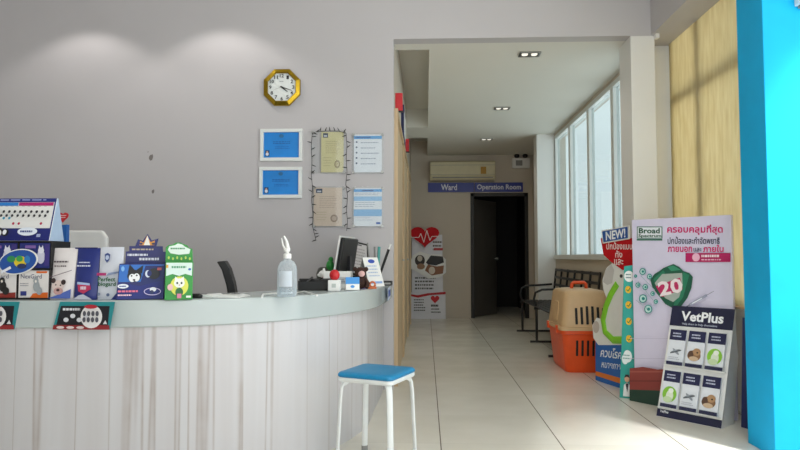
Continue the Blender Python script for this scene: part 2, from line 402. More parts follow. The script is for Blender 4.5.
# blind
bl = thing('roller_blind', 'yellow woven roller blind pulled down beside the blue column', 'blind', (2.0, 4.20, 0.71))
MB().box(-0.002, -.555, 0.0, 0.002, 0.97, 2.3, M_BLIND).build('fabric', bl)
MB().tube([(0, -.555, 0.0), (0, 0.97, 0.0)], 0.011, M_BEIGEP).build('bottom_bar', bl, smooth=40)
MB().tube([(0, -.56, 2.3), (0, 0.98, 2.3)], 0.02, M_WHITE).build('roller', bl, smooth=40)
bk = at(656, 31, Y=4.93)
tag(MB().box(bk.x - .012, 4.90, 2.735, bk.x + .016, 4.95, 2.79, M_WHITE).build('blind_bracket', bevel=0.003), 'tiny white bracket at the top of the pillar beside the blind', 'bracket')

# doors and signs of the hall's left wall
for i, y0 in enumerate((5.12, 6.75, 8.3)):
    d = struct(MB().box(XL - 0.01, y0, 0, XL + 0.014, y0 + 1.42, 2.2, M_WOOD).build('door_%d' % (i + 1), bevel=0.004))
    fr = MB(); fr.box(XL, y0 - 0.05, 0, XL + 0.03, y0, 2.24, M_WOOD); fr.box(XL, y0 + 1.42, 0, XL + 0.03, y0 + 1.47, 2.24, M_WOOD); fr.box(XL, y0, 2.2, XL + 0.03, y0 + 1.42, 2.24, M_WOOD)
    fr.build('door_frame', d)
    if i < 2: MB().tube([(XL + .014, y0 + 1.3, 1.0), (XL + .035, y0 + 1.3, 1.0), (XL + .035, y0 + 1.2, 1.0)], 0.009, M_CHROME).build('door_handle', d, smooth=40)
for (y, lab) in ((5.24, 'red door sign jutting from the wall above the first wooden hall door'), (7.3, 'red door sign above the second wooden hall door, further down the hall')):
    t = thing('door_sign', lab, 'sign', (XL, y, 2.26), group='red signs above the hall doors')
    MB().box(0.0, 0, 0, 0.062, 0.02, 0.15, M_RED).build('panel', t, bevel=0.002)
    MB().box(0.0, -0.003, -0.012, 0.066, 0.023, 0.0, M_BLKMETAL).build('bracket', t)
t = thing('wall_notice', 'dark blue and white notice mounted high above the hall doors', 'notice', (XL, 6.5, 2.26))
MB().box(0, 0, 0, 0.03, 0.55, 0.36, M_NAVY).build('panel', t, bevel=0.002); MB().box(0.028, 0.05, 0.06, 0.032, 0.5, 0.3, M_WHITE).build('printed_sheet', t)

# end door
d4 = MB(); d4.box(DX0, YE - 0.015, 0, DX0 + 0.06, YE + 0.1, DZ, M_DARKDOOR); d4.box(DX1 - 0.06, YE - 0.015, 0, DX1, YE + 0.1, DZ, M_DARKDOOR); d4.box(DX0, YE - 0.015, DZ - 0.06, DX1, YE + 0.1, DZ, M_DARKDOOR)
d4 = struct(d4.build('door_4', bevel=0.004))
lf = MB().box(0, 0, 0.01, 0.82, 0.04, 2.03, M_LEAF).build('door_leaf', d4, bevel=0.003); lf.location = (DX0 + 0.065, YE + 0.1, 0); lf.rotation_euler = (0, 0, R(56))
kb = MB(); kb.ball((0.75, -0.05, 1.0), 0.03, M_CHROME); kb.tube([(0.75, 0.0, 1.0), (0.75, -0.05, 1.0)], 0.012, M_CHROME); kb.build('door_knob', lf, smooth=40)

# chips in the paint of the back wall
for px, py, s in ((151, 157.5, .02), (153, 191.5, .013), (148, 152, .004)):
    p = at(px, py, Y=YB); wb = bpy.data.objects['wall_back']
    MB().prism([(p.x + s * a, p.z + s * 1.3 * b) for a, b in ((-.9, -.2), (-.3, -1), (.5, -.8), (.9, .2), (.7, 1), (-.2, .8), (-.6, .5))], YB - 0.0015, YB, 'Y', ink('77716f')).build('paint_chip', wb)

# downlights of the hall ceiling
for i, (px, py) in enumerate(((529.5, 53.7), (502, 108), (486.5, 139))):
    p = at(px, py, Z=ZC)
    t = thing('ceiling_downlight', ('twin recessed ceiling downlight nearest the pillar', 'middle twin recessed downlight of the hall ceiling', 'twin recessed downlight nearest the air conditioner')[i], 'downlight', (p.x, p.y, ZC), group='recessed downlights of the hall ceiling')
    f = MB()
    for (a, b, c, d) in ((-.09, -.06, .09, -.045), (-.09, .045, .09, .06), (-.09, -.045, -.075, .045), (.075, -.045, .09, .045), (-.008, -.045, .008, .045)): f.box(a, b, -0.012, c, d, 0.0, M_CHROME)
    f.build('frame', t)
    MB().box(-.075, -.045, -0.003, .075, .045, 0.0, M_BLACK).build('housing', t)
    for sx in (-.04, .04): MB().lathe([(0.012, -0.009), (0.026, -0.011), (0.028, -0.003)], M_LAMP, (sx, 0, 0), 16).build('lamp_bulb', t, smooth=40)

# ------------------------------------------------------------------ things on the end wall
p0, p1 = at(430, 163, Y=YE), at(494, 182, Y=YE)
ac = thing('air_conditioner', 'ivory split air conditioner high on the dim end wall', 'air conditioner', ((p0.x + p1.x) / 2, YE, p1.z))
w_, h_ = (p1.x - p0.x) / 2, p0.z - p1.z
MB().prism([(0, 0), (-.19, .02), (-.235, .09), (-.23, h_ - .02), (-.19, h_), (0, h_)], -w_, w_, 'X', M_AC).build('casing', ac, bevel=0.008)
MB().box(-w_ + .04, -.228, .03, w_ - .04, -.19, .075, M_GREY).build('louvre', ac, rot=None) if False else MB().box(-w_ + .04, -.226, .045, w_ - .04, -.2, .06, M_GREY).build('louvre', ac)
MB().box(-w_ + .01, -.239, .1, w_ - .01, -.236, .104, M_GREY).box(-w_ + .01, -.238, h_ - .075, w_ - .01, -.233, h_ - .07, M_GREY).build('seam', ac)
MB().box(w_ * .55, -.241, .11, w_ * .55 + .09, -.236, .23, mat('yellow_sticker', 'b98a28', .5)).build('rating_sticker', ac)

p0, p1 = at(428, 182.8, Y=YE - .02), at(523, 191.8, Y=YE - .02); pm = at(474.3, 187, Y=YE - .02)
sg_m = mat('blue_sign_enamel', '1d2f8e', .35)
for xa, xb, tx, lab, (t0, t1) in ((p0.x, pm.x - .004, 'Ward', 'blue sign reading Ward on the end wall', (441, 457)), (pm.x + .004, p1.x, 'Operation Room', 'blue sign reading Operation Room above the dark doorway', (477, 521))):
    t = thing('wall_sign', lab, 'sign', ((xa + xb) / 2, YE - 0.0, p1.z), group='blue room signs on the end wall')
    MB().box(-(xb - xa) / 2, -.02, 0, (xb - xa) / 2, 0, p0.z - p1.z, sg_m).build('panel', t, bevel=0.003)
    c = (xa + xb) / 2; pr = Print(lambda a, b: (at(a, b, Y=YE - .02).x - c, at(a, b, Y=YE - .02).z - p1.z), -.021)
    pr.text(tx, t0, 184.3, t1, 191.0 if 'p' in tx else 190.3, ink('e4e6f2'), 0.02); pr.build('lettering', t)

p = at(520.5, 168, Y=YE)
em = thing('emergency_light', 'small twin-lamp emergency light high beside the doorway', 'emergency light', (p.x, YE, p.z))
MB().box(-.145, -.08, -.01, .145, 0, .16, M_WHITE).build('casing', em, bevel=0.008)
MB().box(-.09, -.085, .03, .02, -.079, .12, M_GREY).build('grille', em)
for s in (-1, 1): MB().ball((s * .07, -.06, .2), (.045, .05, .04), M_BLKMETAL).box(s * .07 - .01, -.05, .155, s * .07 + .01, -.03, .19, M_BLKMETAL).build('lamp_head', em, smooth=50)

# ------------------------------------------------------------------ heart standee by the end wall
sY = 10.56; s = sY / FPX; c = at(428, 318, Y=sY)
hs = thing('standee', 'tall white cardboard standee topped by a red heart, at the hall end', 'standee', (c.x, sY, 0))
fm = pxmap(428, 318, s)
def card(name, pts, th, m, parent, fm, y0=0.0, bevel=0.0):
    return MB().prism([fm(*p) for p in pts], y0, y0 + th, 'Y', m).build(name, parent, bevel=bevel)
card('base_box', [(411, 292), (445.5, 291), (445.5, 318), (411, 318)], .16, M_BOARD, hs, fm)
card('panel', [(412, 238), (442.5, 234), (443, 292), (412, 292)], .02, M_BOARD, hs, fm, .06)
cut = [(410, 262), (413, 255), (420, 251), (430, 254), (441, 254), (446, 259), (446, 272), (440, 277), (428, 278), (415, 270), (410, 268)]
card('pet_picture', cut, .02, M_WHITE, hs, fm, .03)
pr = Print(fm, .029)
pr.ell(420, 260, 5, 5.5, ink('3a302a')).ell(420, 258, 2.5, 3, ink('c8beb0')).poly([(426, 262), (431, 255), (443, 256), (444, 262), (436, 265), (428, 264)], ink('211f22')).poly([(425, 270), (428, 264), (437, 266), (444, 265), (443, 273), (432, 275)], ink('8c5a3c')).ell(432, 270, 3.2, 3.8, ink('d8cabb')).ell(421, 266, 4, 3, ink('9a7352'))
pr.build('pet_print', bpy.data.objects['pet_picture'])
card('heart', heart(425, 237, 29, 21), .02, mat('red_gloss_card', 'c3121f', .6, spec=.2), hs, fm, .0, )
pr = Print(fm, -.001)
for a, b in zip([(411, 237), (419, 237), (421, 233), (424, 242), (427, 230), (430, 240), (432, 236)], [(419, 237), (421, 233), (424, 242), (427, 230), (430, 240), (432, 236), (439, 236)]): pr.line(a, b, .7, ink('f0e4e4'))
pr.build('pulse_line', bpy.data.objects['heart'])
pr = Print(fm, .0595); pr.scribble(433, 240, 443, 251, ink('5a4a48'), 3, .5, 5).rect(434, 247.5, 443, 250, ink('b0303a')).scribble(415, 276, 436, 290, ink('5c5c5c'), 4, .45, 2); pr.build('lettering', hs)
pr = Print(fm, -.001); pr.poly([(411, 293.5), (418, 294.5), (428, 292.5), (445.5, 291), (445.5, 293.5), (430, 294.5), (418, 297), (411, 295.5)], ink('b81824')).scribble(414, 298, 426, 311, ink('4c4c4c'), 5, .4, 3).poly(heart(435, 299, 8.5, 8), ink('c3121f')).scribble(431, 303, 440, 306.5, ink('303030'), 1, .6, 21).scribble(431, 307, 441, 313, ink('4c4c4c'), 2, .4, 4)
pr.build('box_print', hs)

# ------------------------------------------------------------------ bench
bn = thing('waiting_bench', 'black metal waiting bench with armrests under the hall windows', 'bench', (1.31, 7.72, 0))
for dy in (1.12, 0.0, -1.12):
    f = MB()
    f.tube([(0.03, dy, .0), (0.03, dy, .42)], .016, M_BLKMETAL); f.tube([(0.42, dy, .0), (0.42, dy, .42)], .016, M_BLKMETAL)
    f.tube([(-.05, dy, .01), (0.48, dy, .01)], .016, M_BLKMETAL); f.tube([(0.0, dy, .41), (0.46, dy, .41)], .016, M_BLKMETAL)
    f.build('leg_frame', bn, smooth=50)
    MB().tube([(0.03, dy, .42), (0.0, dy, .52), (0.02, dy, .6), (0.1, dy, .635), (0.25, dy, .64), (0.44, dy, .655)], .014, M_BLKMETAL).build('armrest', bn, smooth=50)
st = MB()
for k in range(7): st.box(.01 + k * .062, -1.12, .425, .01 + k * .062 + .045, 1.12, .44, M_BLKMETAL)
st.build('seat', bn, bevel=0.003)
bk_ = MB(); tilt = Matrix.Rotation(R(6), 3, 'Y')
for zz in (.54, .64, .74, .84): bk_.box(.44, -1.12, zz, .455, 1.12, zz + .032, M_BLKMETAL, tilt, (.44, 0, .42))
for k in range(7): bk_.box(.438, -1.12 + k * .368, .42, .46, -1.088 + k * .368, .875, M_BLKMETAL, tilt, (.44, 0, .42))
bk_.build('backrest', bn, bevel=0.003)

# ------------------------------------------------------------------ pet carrier
pc = thing('pet_carrier', 'large pet carrier, beige top over an orange tub, beside the black bench', 'pet carrier', (1.445, 6.03, 0))
def rr(hx, hy, z, r=0.06, n=4):
    out = []
    for cx, cy, a0 in ((hx - r, hy - r, 0), (-hx + r, hy - r, 90), (-hx + r, -hy + r, 180), (hx - r, -hy + r, 270)):
        for k in range(n + 1):
            a = R(a0 + 90 * k / n); out.append((cx + r * math.cos(a), cy + r * math.sin(a), z))
    return out
MB().loft([rr(.185, .29, .0), rr(.195, .30, .02), rr(.225, .335, .34), rr(.245, .35, .345), rr(.245, .35, .375)], M_ORANGE).build('tub', pc, smooth=40)
MB().loft([rr(.25, .355, .376), rr(.25, .355, .405), rr(.232, .34, .41), rr(.195, .30, .70), rr(.175, .28, .725), rr(.12, .22, .735)], M_BEIGEP).build('top_shell', pc, smooth=40)
MB().tube([(-.07, 0, .73), (-.065, 0, .775), (-.05, 0, .79), (.05, 0, .79), (.065, 0, .775), (.07, 0, .73)], .016, M_ORANGE).build('handle', pc, smooth=50)
v = MB()
for k in range(6):
    x = -.115 + k * .048
    v.box(x, -.333, .43, x + .022, -.312, .595 - abs(k - 2.5) * .008, M_BLACK, Matrix.Rotation(R(-7.5), 3, 'X'))
v.build('vent_grille', bpy.data.objects['top_shell'], bevel=0.004)
v = MB()
for k in range(5):
    x = -.11 + k * .048
    v.box(x, -.326, .15, x + .02, -.31, .29, M_BLACK, Matrix.Rotation(R(6.2), 3, 'X'))
v.build('vent_grille', bpy.data.objects['tub'], bevel=0.004)
sp_ = MB(); sp_.prism([(-.12, .44), (.12, .44), (.115, .55), (.07, .62), (-.07, .62), (-.115, .55)], -.236, -.206, 'X', M_BEIGEP)
sp_.build('side_panel', pc, bevel=0.006)
for vtx in bpy.data.objects['side_panel'].data.vertices: vtx.co.x += (vtx.co.z - .44) * .13
for dy in (-.2, .2): MB().box(-.262, dy - .03, .345, -.244, dy + .03, .41, M_ORANGE).build('latch', pc, bevel=0.004)

# ------------------------------------------------------------------ dog standee with NEW sign
def planemap(A, B):
    d = (B - A).normalized(); nrm = d.cross(Vector((0, 0, 1)))
    def fm(a, b):
        v_ = _f * FPX + _r * (a - 400) + _u * (225 - b); o = Vector((0, 0, H)); q = o + v_ * ((A - o).dot(nrm) / v_.dot(nrm))
        return ((q - A).dot(d), q.z)
    return fm
NA, NB = Vector((1.426, 5.36, 0)), Vector((1.592, 4.90, 0))
ns = thing('standee', 'standee of a white dog in a green collar under a NEW sign', 'standee', NA, rz=math.atan2(NB.y - NA.y, NB.x - NA.x))
fm = planemap(NA, NB)
card('base_box', [(595.5, 334), (631, 333), (631, 392.5), (595.5, 380)], .02, mat('mid_blue_card', '1a62b4', .4), ns, fm)
pr = Print(fm, -.001); pr.poly([(595.7, 371), (631, 381), (631, 387), (595.7, 375.5)], ink('e07a2c')).text('ควบโรค', 601, 348, 622, 358, ink('e8f0f8'), .02, 0, .12).text('หมายภายใน', 602, 361, 626, 369, ink('e8f0f8'), .01, 0, .14); pr.build('box_print', ns)
dogpts = [(594, 338), (593, 325), (597, 318), (603, 320), (605, 312), (608, 300), (604, 290), (603, 280), (607, 268), (613, 263), (620, 262), (632, 255), (637, 262), (637, 345), (605, 345), (599, 345)]
card('dog_cutout', dogpts, .015, M_WHITE, ns, fm, -.006)
dc = bpy.data.objects['dog_cutout']
pr = Print(fm, -.007); pr.poly([(606, 270), (612, 264), (615, 270), (613, 283), (608, 285), (604, 282)], ink('c9c7c6')).ell(622, 276, 1.5, 1.8, ink('2a2a2a')).ell(627, 284, 2.5, 2, ink('2a2a2a'))
pr.ell(597, 327, 3.2, 6, ink('c4bab4')); pr.build('dog_print', dc)
col_ = MB()
cp = [fm(a, b) for a, b in ((618, 284), (612, 294), (607, 306), (604, 320), (606, 332), (614, 340), (624, 340), (631, 332), (632, 320))]
col_.tube([(x, -.02, z) for x, z in cp], .03, mat('lime_green_card', '86cf2e', .4), 8).build('collar', ns, smooth=50)
bpy.data.objects['collar'].scale = (1, .45, 1)
card('red_balloon', [(602, 238), (636, 238), (636, 262), (631, 268), (624, 270), (614, 263), (605, 255)], .012, mat('red_gloss_card', 'c3121f', .6, spec=.2), ns, fm, -.014)
pr = Print(fm, -.015); pr.text('ปกป้องแบบ', 608, 242, 634, 249.5, ink('f4e6e6'), .015).text('ทั้ง', 617, 250.5, 624, 257.5, ink('f4e6e6'), .015).text('และ', 616, 259, 625, 265, ink('f4e6e6'), .015); pr.build('lettering', bpy.data.objects['red_balloon'])
card('new_sign', [(604, 230.5), (631.5, 225.5), (632, 239), (605.5, 243.5)], .012, M_WHITE, ns, fm, -.027)
pr = Print(fm, -.028); pr.poly([(605.2, 231.5), (630.7, 226.7), (631, 238), (606.4, 242.3)], ink('1f56a4')).text('NEW!', 608, 230, 629, 239, ink('f4f6fa'), .03, .2, -.17); pr.build('lettering', bpy.data.objects['new_sign'])

# ------------------------------------------------------------------ teal standee
tY = 4.70; s = tY / FPX; c = at(634, 398, Y=tY)
ts = thing('standee', 'teal standee with yellow ticks, mostly behind the big white poster', 'standee', (c.x, tY, 0), rz=R(-25))
fm = pxmap(634, 398, s)
card('board', [(627, 269), (650, 266), (650, 398), (620.5, 398)], .06, mat('teal_card', '2ba79c', .4), ts, fm, bevel=.003)
pr = Print(fm, -.001); pr.ell(631.5, 279, 4.6, 5.5, ink('f0f4f4')).scribble(628.5, 276, 634.5, 282, ink('4f7c7c'), 2, .4, 8)
for yy in (292, 307, 323, 340):
    pr.ell(630.5, yy, 2.8, 3.6, ink('e8b820')); pr.line((629, yy), (630.3, yy + 1.6), .8, ink('2a7a3a')).line((630.3, yy + 1.6), (632.5, yy - 2), .8, ink('2a7a3a'))
pr.ell(629, 357, 4, 6, ink('e8f2f2')).ell(626.5, 360, 3, 5, ink('e8f2f2')).scribble(624.5, 355, 632, 361, ink('6a9a96'), 2, .35, 9)
pr.poly([(624, 396), (625, 385), (628, 382.5), (631, 385), (632, 396)], ink('e8ecec')).ell(628, 379, 2.3, 3.2, ink('d8a888')).poly([(625.5, 378), (626.5, 374.8), (629.5, 374.8), (630.6, 378), (628, 376.8)], ink('2a2226')).poly([(626.6, 384), (628, 383), (629.4, 384), (628, 392)], ink('30303a'))
pr.build('board_print', ts)

# ------------------------------------------------------------------ big white poster board
A, B = Vector((1.502, 4.65, 0)), Vector((1.953, 4.105, 0)); L = (B - A).length
pb = thing('poster_board', 'tall white poster board with green shield numbered 20 before the yellow blind', 'poster', A, rz=math.atan2(B.y - A.y, B.x - A.x))
PH = 1.3
MB().box(0, 0, 0, L, .03, PH, mat('lilac_white_board', 'd9d4ea', .4, var=.015)).build('board', pb, bevel=.003)
PN = (B - A).cross(Vector((0, 0, 1))).normalized()
def fmp(a, b):
    d = _f * FPX + _r * (a - 400) + _u * (225 - b); o = Vector((0, 0, H)); q = o + d * ((A - o).dot(PN) / d.dot(PN))
    return ((q - A).dot((B - A) / L), q.z)
pr = Print(fmp, -.001)
GRN, MAG, TEAL = ink('1d6a4c'), ink('d3166e'), ink('1c8a86')
pr.rect(637, 226.5, 662.5, 238.5, GRN).rect(637.8, 227.3, 661.7, 237.8, ink('e4e8ee')).text('Broad', 639, 228, 660, 233.5, ink('17533c'), .03).text('Spectrum', 638.5, 234.2, 661.5, 238.0, ink('17533c'), .03).rect(637, 239, 662.5, 240.5, GRN)
pr.text('ครอบคลุมที่สุด', 667.5, 224.5, 723, 235, MAG, .02).text('ปกป้องและกำจัดพยาธิ', 668, 236.5, 720, 244, ink('2b3050'), .012)
pr.text('ภายนอก', 668, 246.6, 692.5, 252, MAG, .02).text('และ', 694, 247.8, 702, 251.6, ink('2b3050'), .012).text('ภายใน', 703.5, 244.8, 724, 252, MAG, .02)
pr.rect(686, 253, 731, 262, ink('b8145e')).ell(696.5, 257.3, 3.8, 4.2, ink('f0b8d0')).scribble(702, 254, 720, 258, ink('f6e4ec'), 1, .6, 22).scribble(702, 258.5, 726, 261.5, ink('f0c0d4'), 1, .4, 3)
# shield
pr.poly([(651, 280), (655, 274), (660, 271), (664, 268), (670, 265.5), (674, 264), (680, 267), (684, 271), (690, 273), (693.5, 277), (692, 288), (688, 298), (682, 306), (675, 309), (666, 304), (658, 294), (653, 287)], ink('1d5c46'))
pr.poly([(654, 279), (664, 270), (666, 273), (656, 284)], ink('2c7f60')).poly([(684, 272), (690, 275), (684, 297), (678, 305), (674, 306)], ink('2c7f60')).poly([(668, 267), (674, 265.5), (682, 270), (672, 271)], ink('3b9270'))
pr.poly([(655.5, 283), (663, 274), (683, 273), (683.5, 285), (680, 297), (674, 302), (666, 298), (659, 290)], ink('a9b4ac'))
pr.poly([(656.5, 286), (681, 277.5), (683.5, 289), (663, 297)], ink('c22a62')).text('20', 659, 279.5, 683.5, 294.5, ink('f3e6ea'), .03, 0, -.2)
for x, y, r_ in ((643.5, 271.5, 3.2), (650.5, 276.5, 2.6), (639, 285, 2.4), (646.5, 287, 2.8), (654, 293.5, 2.2), (644.5, 298.5, 4.0), (657.5, 301.5, 2.2), (650, 309, 4), (637.5, 276, 1.6)):
    pr.ring(x, y, r_, r_ * 1.08, .9, TEAL, ink('bfe0dc')).ell(x + .4, y, r_ * .4, r_ * .4, TEAL)
for a, b in (((643, 276), (657, 290)), ((640, 281), (655, 300)), ((638, 300), (650, 309))): pr.line(a, b, .4, ink('8fb0b8'))
pr.line((691, 305), (709, 295), 2.6, ink('a2a6bc')).line((694, 303.5), (704, 298), 1.1, ink('e6e8f2')).line((708, 295.5), (716, 291), .6, ink('8a8ca0')).line((688, 307), (692, 304.5), .9, ink('6c6e84'))
pr.poly([(632, 368), (645, 366.5), (660, 369), (690, 368), (690, 392), (632, 390)], ink('8d3b34')).rect(632, 370.5, 690, 372, ink('a4564a')).rect(632, 380, 690, 381, ink('702c28')).poly([(632, 389), (690, 391), (690, 410), (632, 403.5)], ink('1e3d30'))
for yy in (338, 358): pr.line((632, yy), (690, yy + .4), .5, ink('c4bfd6'))
pr.build('board_print', pb)

# ------------------------------------------------------------------ leaflet stand
BL, BR = Vector((1.496, 4.21, 0)), Vector((1.770, 3.91, 0)); Wd = (BR - BL).length; az = math.atan2(BR.y - BL.y, BR.x - BL.x)
lean, hh = .245, .70; rx = -math.atan2(lean, hh); SL = math.hypot(lean, hh)
ls = thing('leaflet_stand', 'white and navy leaflet stand on the floor before the poster board', 'display stand', BL, rz=az)
sl = MB().prism([(0, 0), (lean, hh), (lean + .012, hh - .005), (.02, 0)], 0, Wd, 'X', M_WHITE).build('front_board', ls)
for x0, x1 in ((0, .008), (Wd - .008, Wd)):
    MB().prism([(0.004, 0), (lean + .004, hh * .99), (.245, .6), (.27, .40), (.175, 0)], x0, x1, 'X', M_WHITE).build('side_panel', ls)
def on_slope(o):
    o.rotation_euler = (rx, 0, 0)
    return o
pr = Print(None, -.002)
pr.rect(0, SL * .815, Wd, SL, ink('14163a')).text('VetPlus', .07, SL * .955, .345, SL * .865, ink('f2f4f8'), .03).text('Help them to help themselves', .085, SL * .85, .31, SL * .825, ink('c4c9dd'), .01)
on_slope(pr.build('header_print', ls))
pr = Print(None, -.002); pr.rect(0, .002, Wd, .05, ink('14163a')).text('VetPlus', .02, .045, .075, .028, ink('f2f4f8'), .02)
on_slope(pr.build('footer_print', ls))
for r_ in range(2):
    on_slope(MB().box(.01, -.03, .061 + r_ * .275, Wd - .01, -.026, .09 + r_ * .275, M_ACRYLIC).build('pocket_rail', ls))
    on_slope(MB().box(.01, -.028, .058 + r_ * .275, Wd - .01, 0, .062 + r_ * .275, M_WHITE).build('pocket_shelf', ls))
names = [['dragonfly', 'puppy', 'green'], ['green', 'dragonfly', 'puppy']]
rotm = Matrix.Rotation(az, 4, 'Z') @ Matrix.Rotation(rx, 4, 'X')
def leaflet(kind, col, row):
    x0 = .025 + col * .125; z0 = .064 + (1 - row) * .275
    lw, lh = .108, .235
    loc = BL + (rotm @ Vector((x0, -.024 if True else 0, z0)))
    pic = {'dragonfly': 'a grey insect', 'puppy': 'a brown puppy', 'green': 'a white pet on green'}[kind]
    rowt = 'upper' if row == 0 else 'lower'
    t = thing('leaflet', 'navy-headed leaflet picturing %s in the %s row of the floor stand' % (pic, rowt), 'leaflet', loc, rz=az, rx=rx, group='leaflets in the floor stand')
    MB().box(0, 0, 0, lw, .012, lh, ink('dfe3ea')).build('pages', t)
    p_ = Print(None, -.0005); p_.rect(.0, lh * .70, lw, lh, ink('191c46')).scribble(.02, lh * .92, .085, lh * .86, ink('c8cce0'), 1, .6, 3).scribble(.02, lh * .84, .09, lh * .78, ink('c8cce0'), 1, .6, 4).rect(0, 0, lw, .022, ink('191c46'))
    if kind == 'dragonfly':
        p_.ell(.05, .09, .035, .008, ink('7d858e'), rot=.4).ell(.055, .088, .03, .008, ink('959ca6'), rot=-.7).line((.02, .075), (.09, .1), .006, ink('4a5058')).scribble(.012, .055, .09, .032, ink('b0b4be'), 2, .4, 4)
    elif kind == 'puppy':
        p_.ell(.05, .075, .042, .035, ink('8a6648')).ell(.065, .10, .025, .024, ink('b08a64')).ell(.028, .08, .018, .025, ink('5a4030')).ell(.07, .096, .006, .005, ink('261a14')).ell(.05, .055, .03, .015, ink('c9ae90'))
    else:
        p_.ell(.052, .085, .046, .05, ink('86c23a')).ell(.055, .075, .024, .035, ink('dfe8d2')).ell(.06, .108, .017, .016, ink('eef2e6')).ell(.045, .05, .03, .02, ink('c4d8ae'))
    p_.build('cover_print', t)
for r_ in range(2):
    for c_ in range(3): leaflet(names[r_][c_], c_, r_)

# navy folded display between stand and column
nb = thing('display_board', 'navy folded display board squeezed between leaflet stand and blue column', 'display board', (1.908, 3.955, 0), rz=R(-63))
MB().prism([(0, 0), (.012, 0), (.05, .66), (.038, .66)], 0, .16, 'X', M_NAVY).build('front_panel', nb, bevel=.002)
MB().prism([(.075, 0), (.087, 0), (.054, .655), (.042, .655)], 0, .16, 'X', M_NAVY).build('back_panel', nb, bevel=.002)

# white fixture on the column
p = at(797, 5, Y=3.355)
wf = thing('wall_fixture', 'small white box fixture at the top of the blue column', 'fixture', (p.x + .03, 3.355, p.z - .01))
MB().box(-.045, -.055, 0, .06, 0, .14, M_WHITE).build('casing', wf, bevel=.005)
MB().box(-.03, -.04, -.012, .05, -.008, 0, M_GREY).build('underside', wf)

# ------------------------------------------------------------------ reception counter
ZT, ZS = .836, .714
edge_px = [(0, 328.5), (50, 328.4), (100, 328), (150, 327.4), (200, 326.3), (250, 323.6), (290, 320.8), (320, 317.5), (350, 313.3), (368, 310), (378, 307.5)]
E = [Vector((-3.6, 2.81))] + [Vector((-2.8, 2.81))]
for px, py in edge_px:
    q = at(px, py, Z=ZS); E.append(Vector((q.x, q.y)))
E += [Vector((-.285, 4.2)), Vector((-.268, 4.5)), Vector((-.262, 4.8)), Vector((-.262, 4.94))]
def smooth_path(P, it=2):
    for _ in range(it):
        Q = [P[0]]
        for a, b in zip(P, P[1:]): Q += [a * .75 + b * .25, a * .25 + b * .75]
        P = Q + [P[-1]]
    return P
E = smooth_path(E)
def inset(P, d):
    out = []
    for i, p in enumerate(P):
        t = (P[min(i + 1, len(P) - 1)] - P[max(i - 1, 0)]).normalized(); k = max(0.0, min(1.0, (p.y - 3.3) / 1.1)); k = k * k * (3 - 2 * k)
        dd = d if 0 < d < 1 else (.01 + .06 * k + .04 * d)          # the front panel sets back a little more at the hall end
        out.append(p + Vector((-t.y, t.x)) * dd)
    return out
def strip(P, Q, z0, z1, m):
    n = len(P); mb = MB()
    vs = [(p.x, p.y, z) for z in (z0, z1) for p in P] + [(p.x, p.y, z) for z in (z0, z1) for p in Q]; fs = []
    for i in range(n - 1):
        a, b = i, i + 1
        fs += [(a, b, n + b, n + a), (n + a, n + b, 3 * n + b, 3 * n + a), (2 * n + b, 2 * n + a, 3 * n + a, 3 * n + b), (b, a, 2 * n + a, 2 * n + b)]
    fs += [(0, n, 3 * n, 2 * n), (n - 1, 3 * n - 1, 4 * n - 1, 2 * n - 1)]
    return mb.add(vs, fs, m)
def clampY(P): return [Vector((p.x, min(p.y, 4.945))) for p in P]
rc = thing('reception_counter', 'curved reception counter with whitewashed wood front and thick white top', 'counter', (-1.6, 3.3, 0))
def reloc(o, base=Vector((-1.6, 3.3, 0))):
    for vv in o.data.vertices: vv.co -= base
    return o
reloc(strip(E, clampY(inset(E, .46)), ZS, ZT, M_SLAB).build('countertop', rc, smooth=30, bevel=.006))
reloc(strip(clampY(inset(E, 0)), clampY(inset(E, 1)), 0.0, ZS, M_COUNTER).build('front_panel', rc, smooth=30))
reloc(strip(clampY(inset(E, .34)), clampY(inset(E, .36)), 0.0, ZS, M_BOARD).build('inner_panel', rc, smooth=30))
# stickers on the slab edge
def edge_near(px, off):
    best = min(range(len(E) - 1), key=lambda i: abs(at_px(E[i]) - px)); return E[best]
def at_px(p):
    d = Vector((p.x, p.y, ZS - H)); return 400 + FPX * d.dot(_r) / d.dot(_f)
def promo(px0, px1, label, seed):
    y = min(at(px0, 315, Z=ZS).y, 2.9)
    a, b = at(px0, 303, Y=2.785), at(px1, 303, Y=2.785); w = b.x - a.x; yf = min(p.y for p in E if a.x - .05 < p.x < b.x + .05) - .004
    t = thing('promo_card', label, 'card', (a.x, yf, ZS - .004), group='dark promotional cards on the counter edge')
    hgt = .122
    MB().prism([(.0, 0), (w - .02, 0), (w, hgt), (.03, hgt)], 0, .003, 'Y', ink('1d8288')).build('card', t)
    p_ = Print(None, -.0002); p_.poly([(.012, .0), (w - .03, 0), (w - .022, hgt * .85), (.035, hgt * .85)], ink('14131c'))
    p_.poly([(.0, .0), (w - .02, 0), (w - .022, .02), (.004, .02)], ink('8a2226'))
    p_.scribble(.045, hgt * .8, .14, hgt * .66, ink('d8d8de'), 1, .6, 13).ell(w * .63, hgt * .47, w * .175, hgt * .42, ink('e4e2e2'))
    rg = random.Random(seed)
    for i in range(4): p_.ell(w * .22 + .03 * i, hgt * (.35 + .14 * (i % 2)), .012, .01, ink('cfd0d6'), 10)
    for i in range(8): p_.ell(w * .52 + (i % 4) * w * .07, hgt * (.58 - .22 * (i // 4)), .0075, .012, ink('50505a'), 10)
    p_.poly([(w * .83, .025), (w * .87, hgt * .35), (w * .9, .025)], ink('d0d0d4')).ell(w * .63, hgt * .83, .03, .009, ink('b02030'), 12)
    for i in range(3): p_.ell(.04 + i * .045, .01, .018, .006, ink('d8c8c8'), 10)
    p_.build('card_print', t)
promo(-36, 26.5, 'dark promo card on the counter edge, cut off by the photo frame', 3)
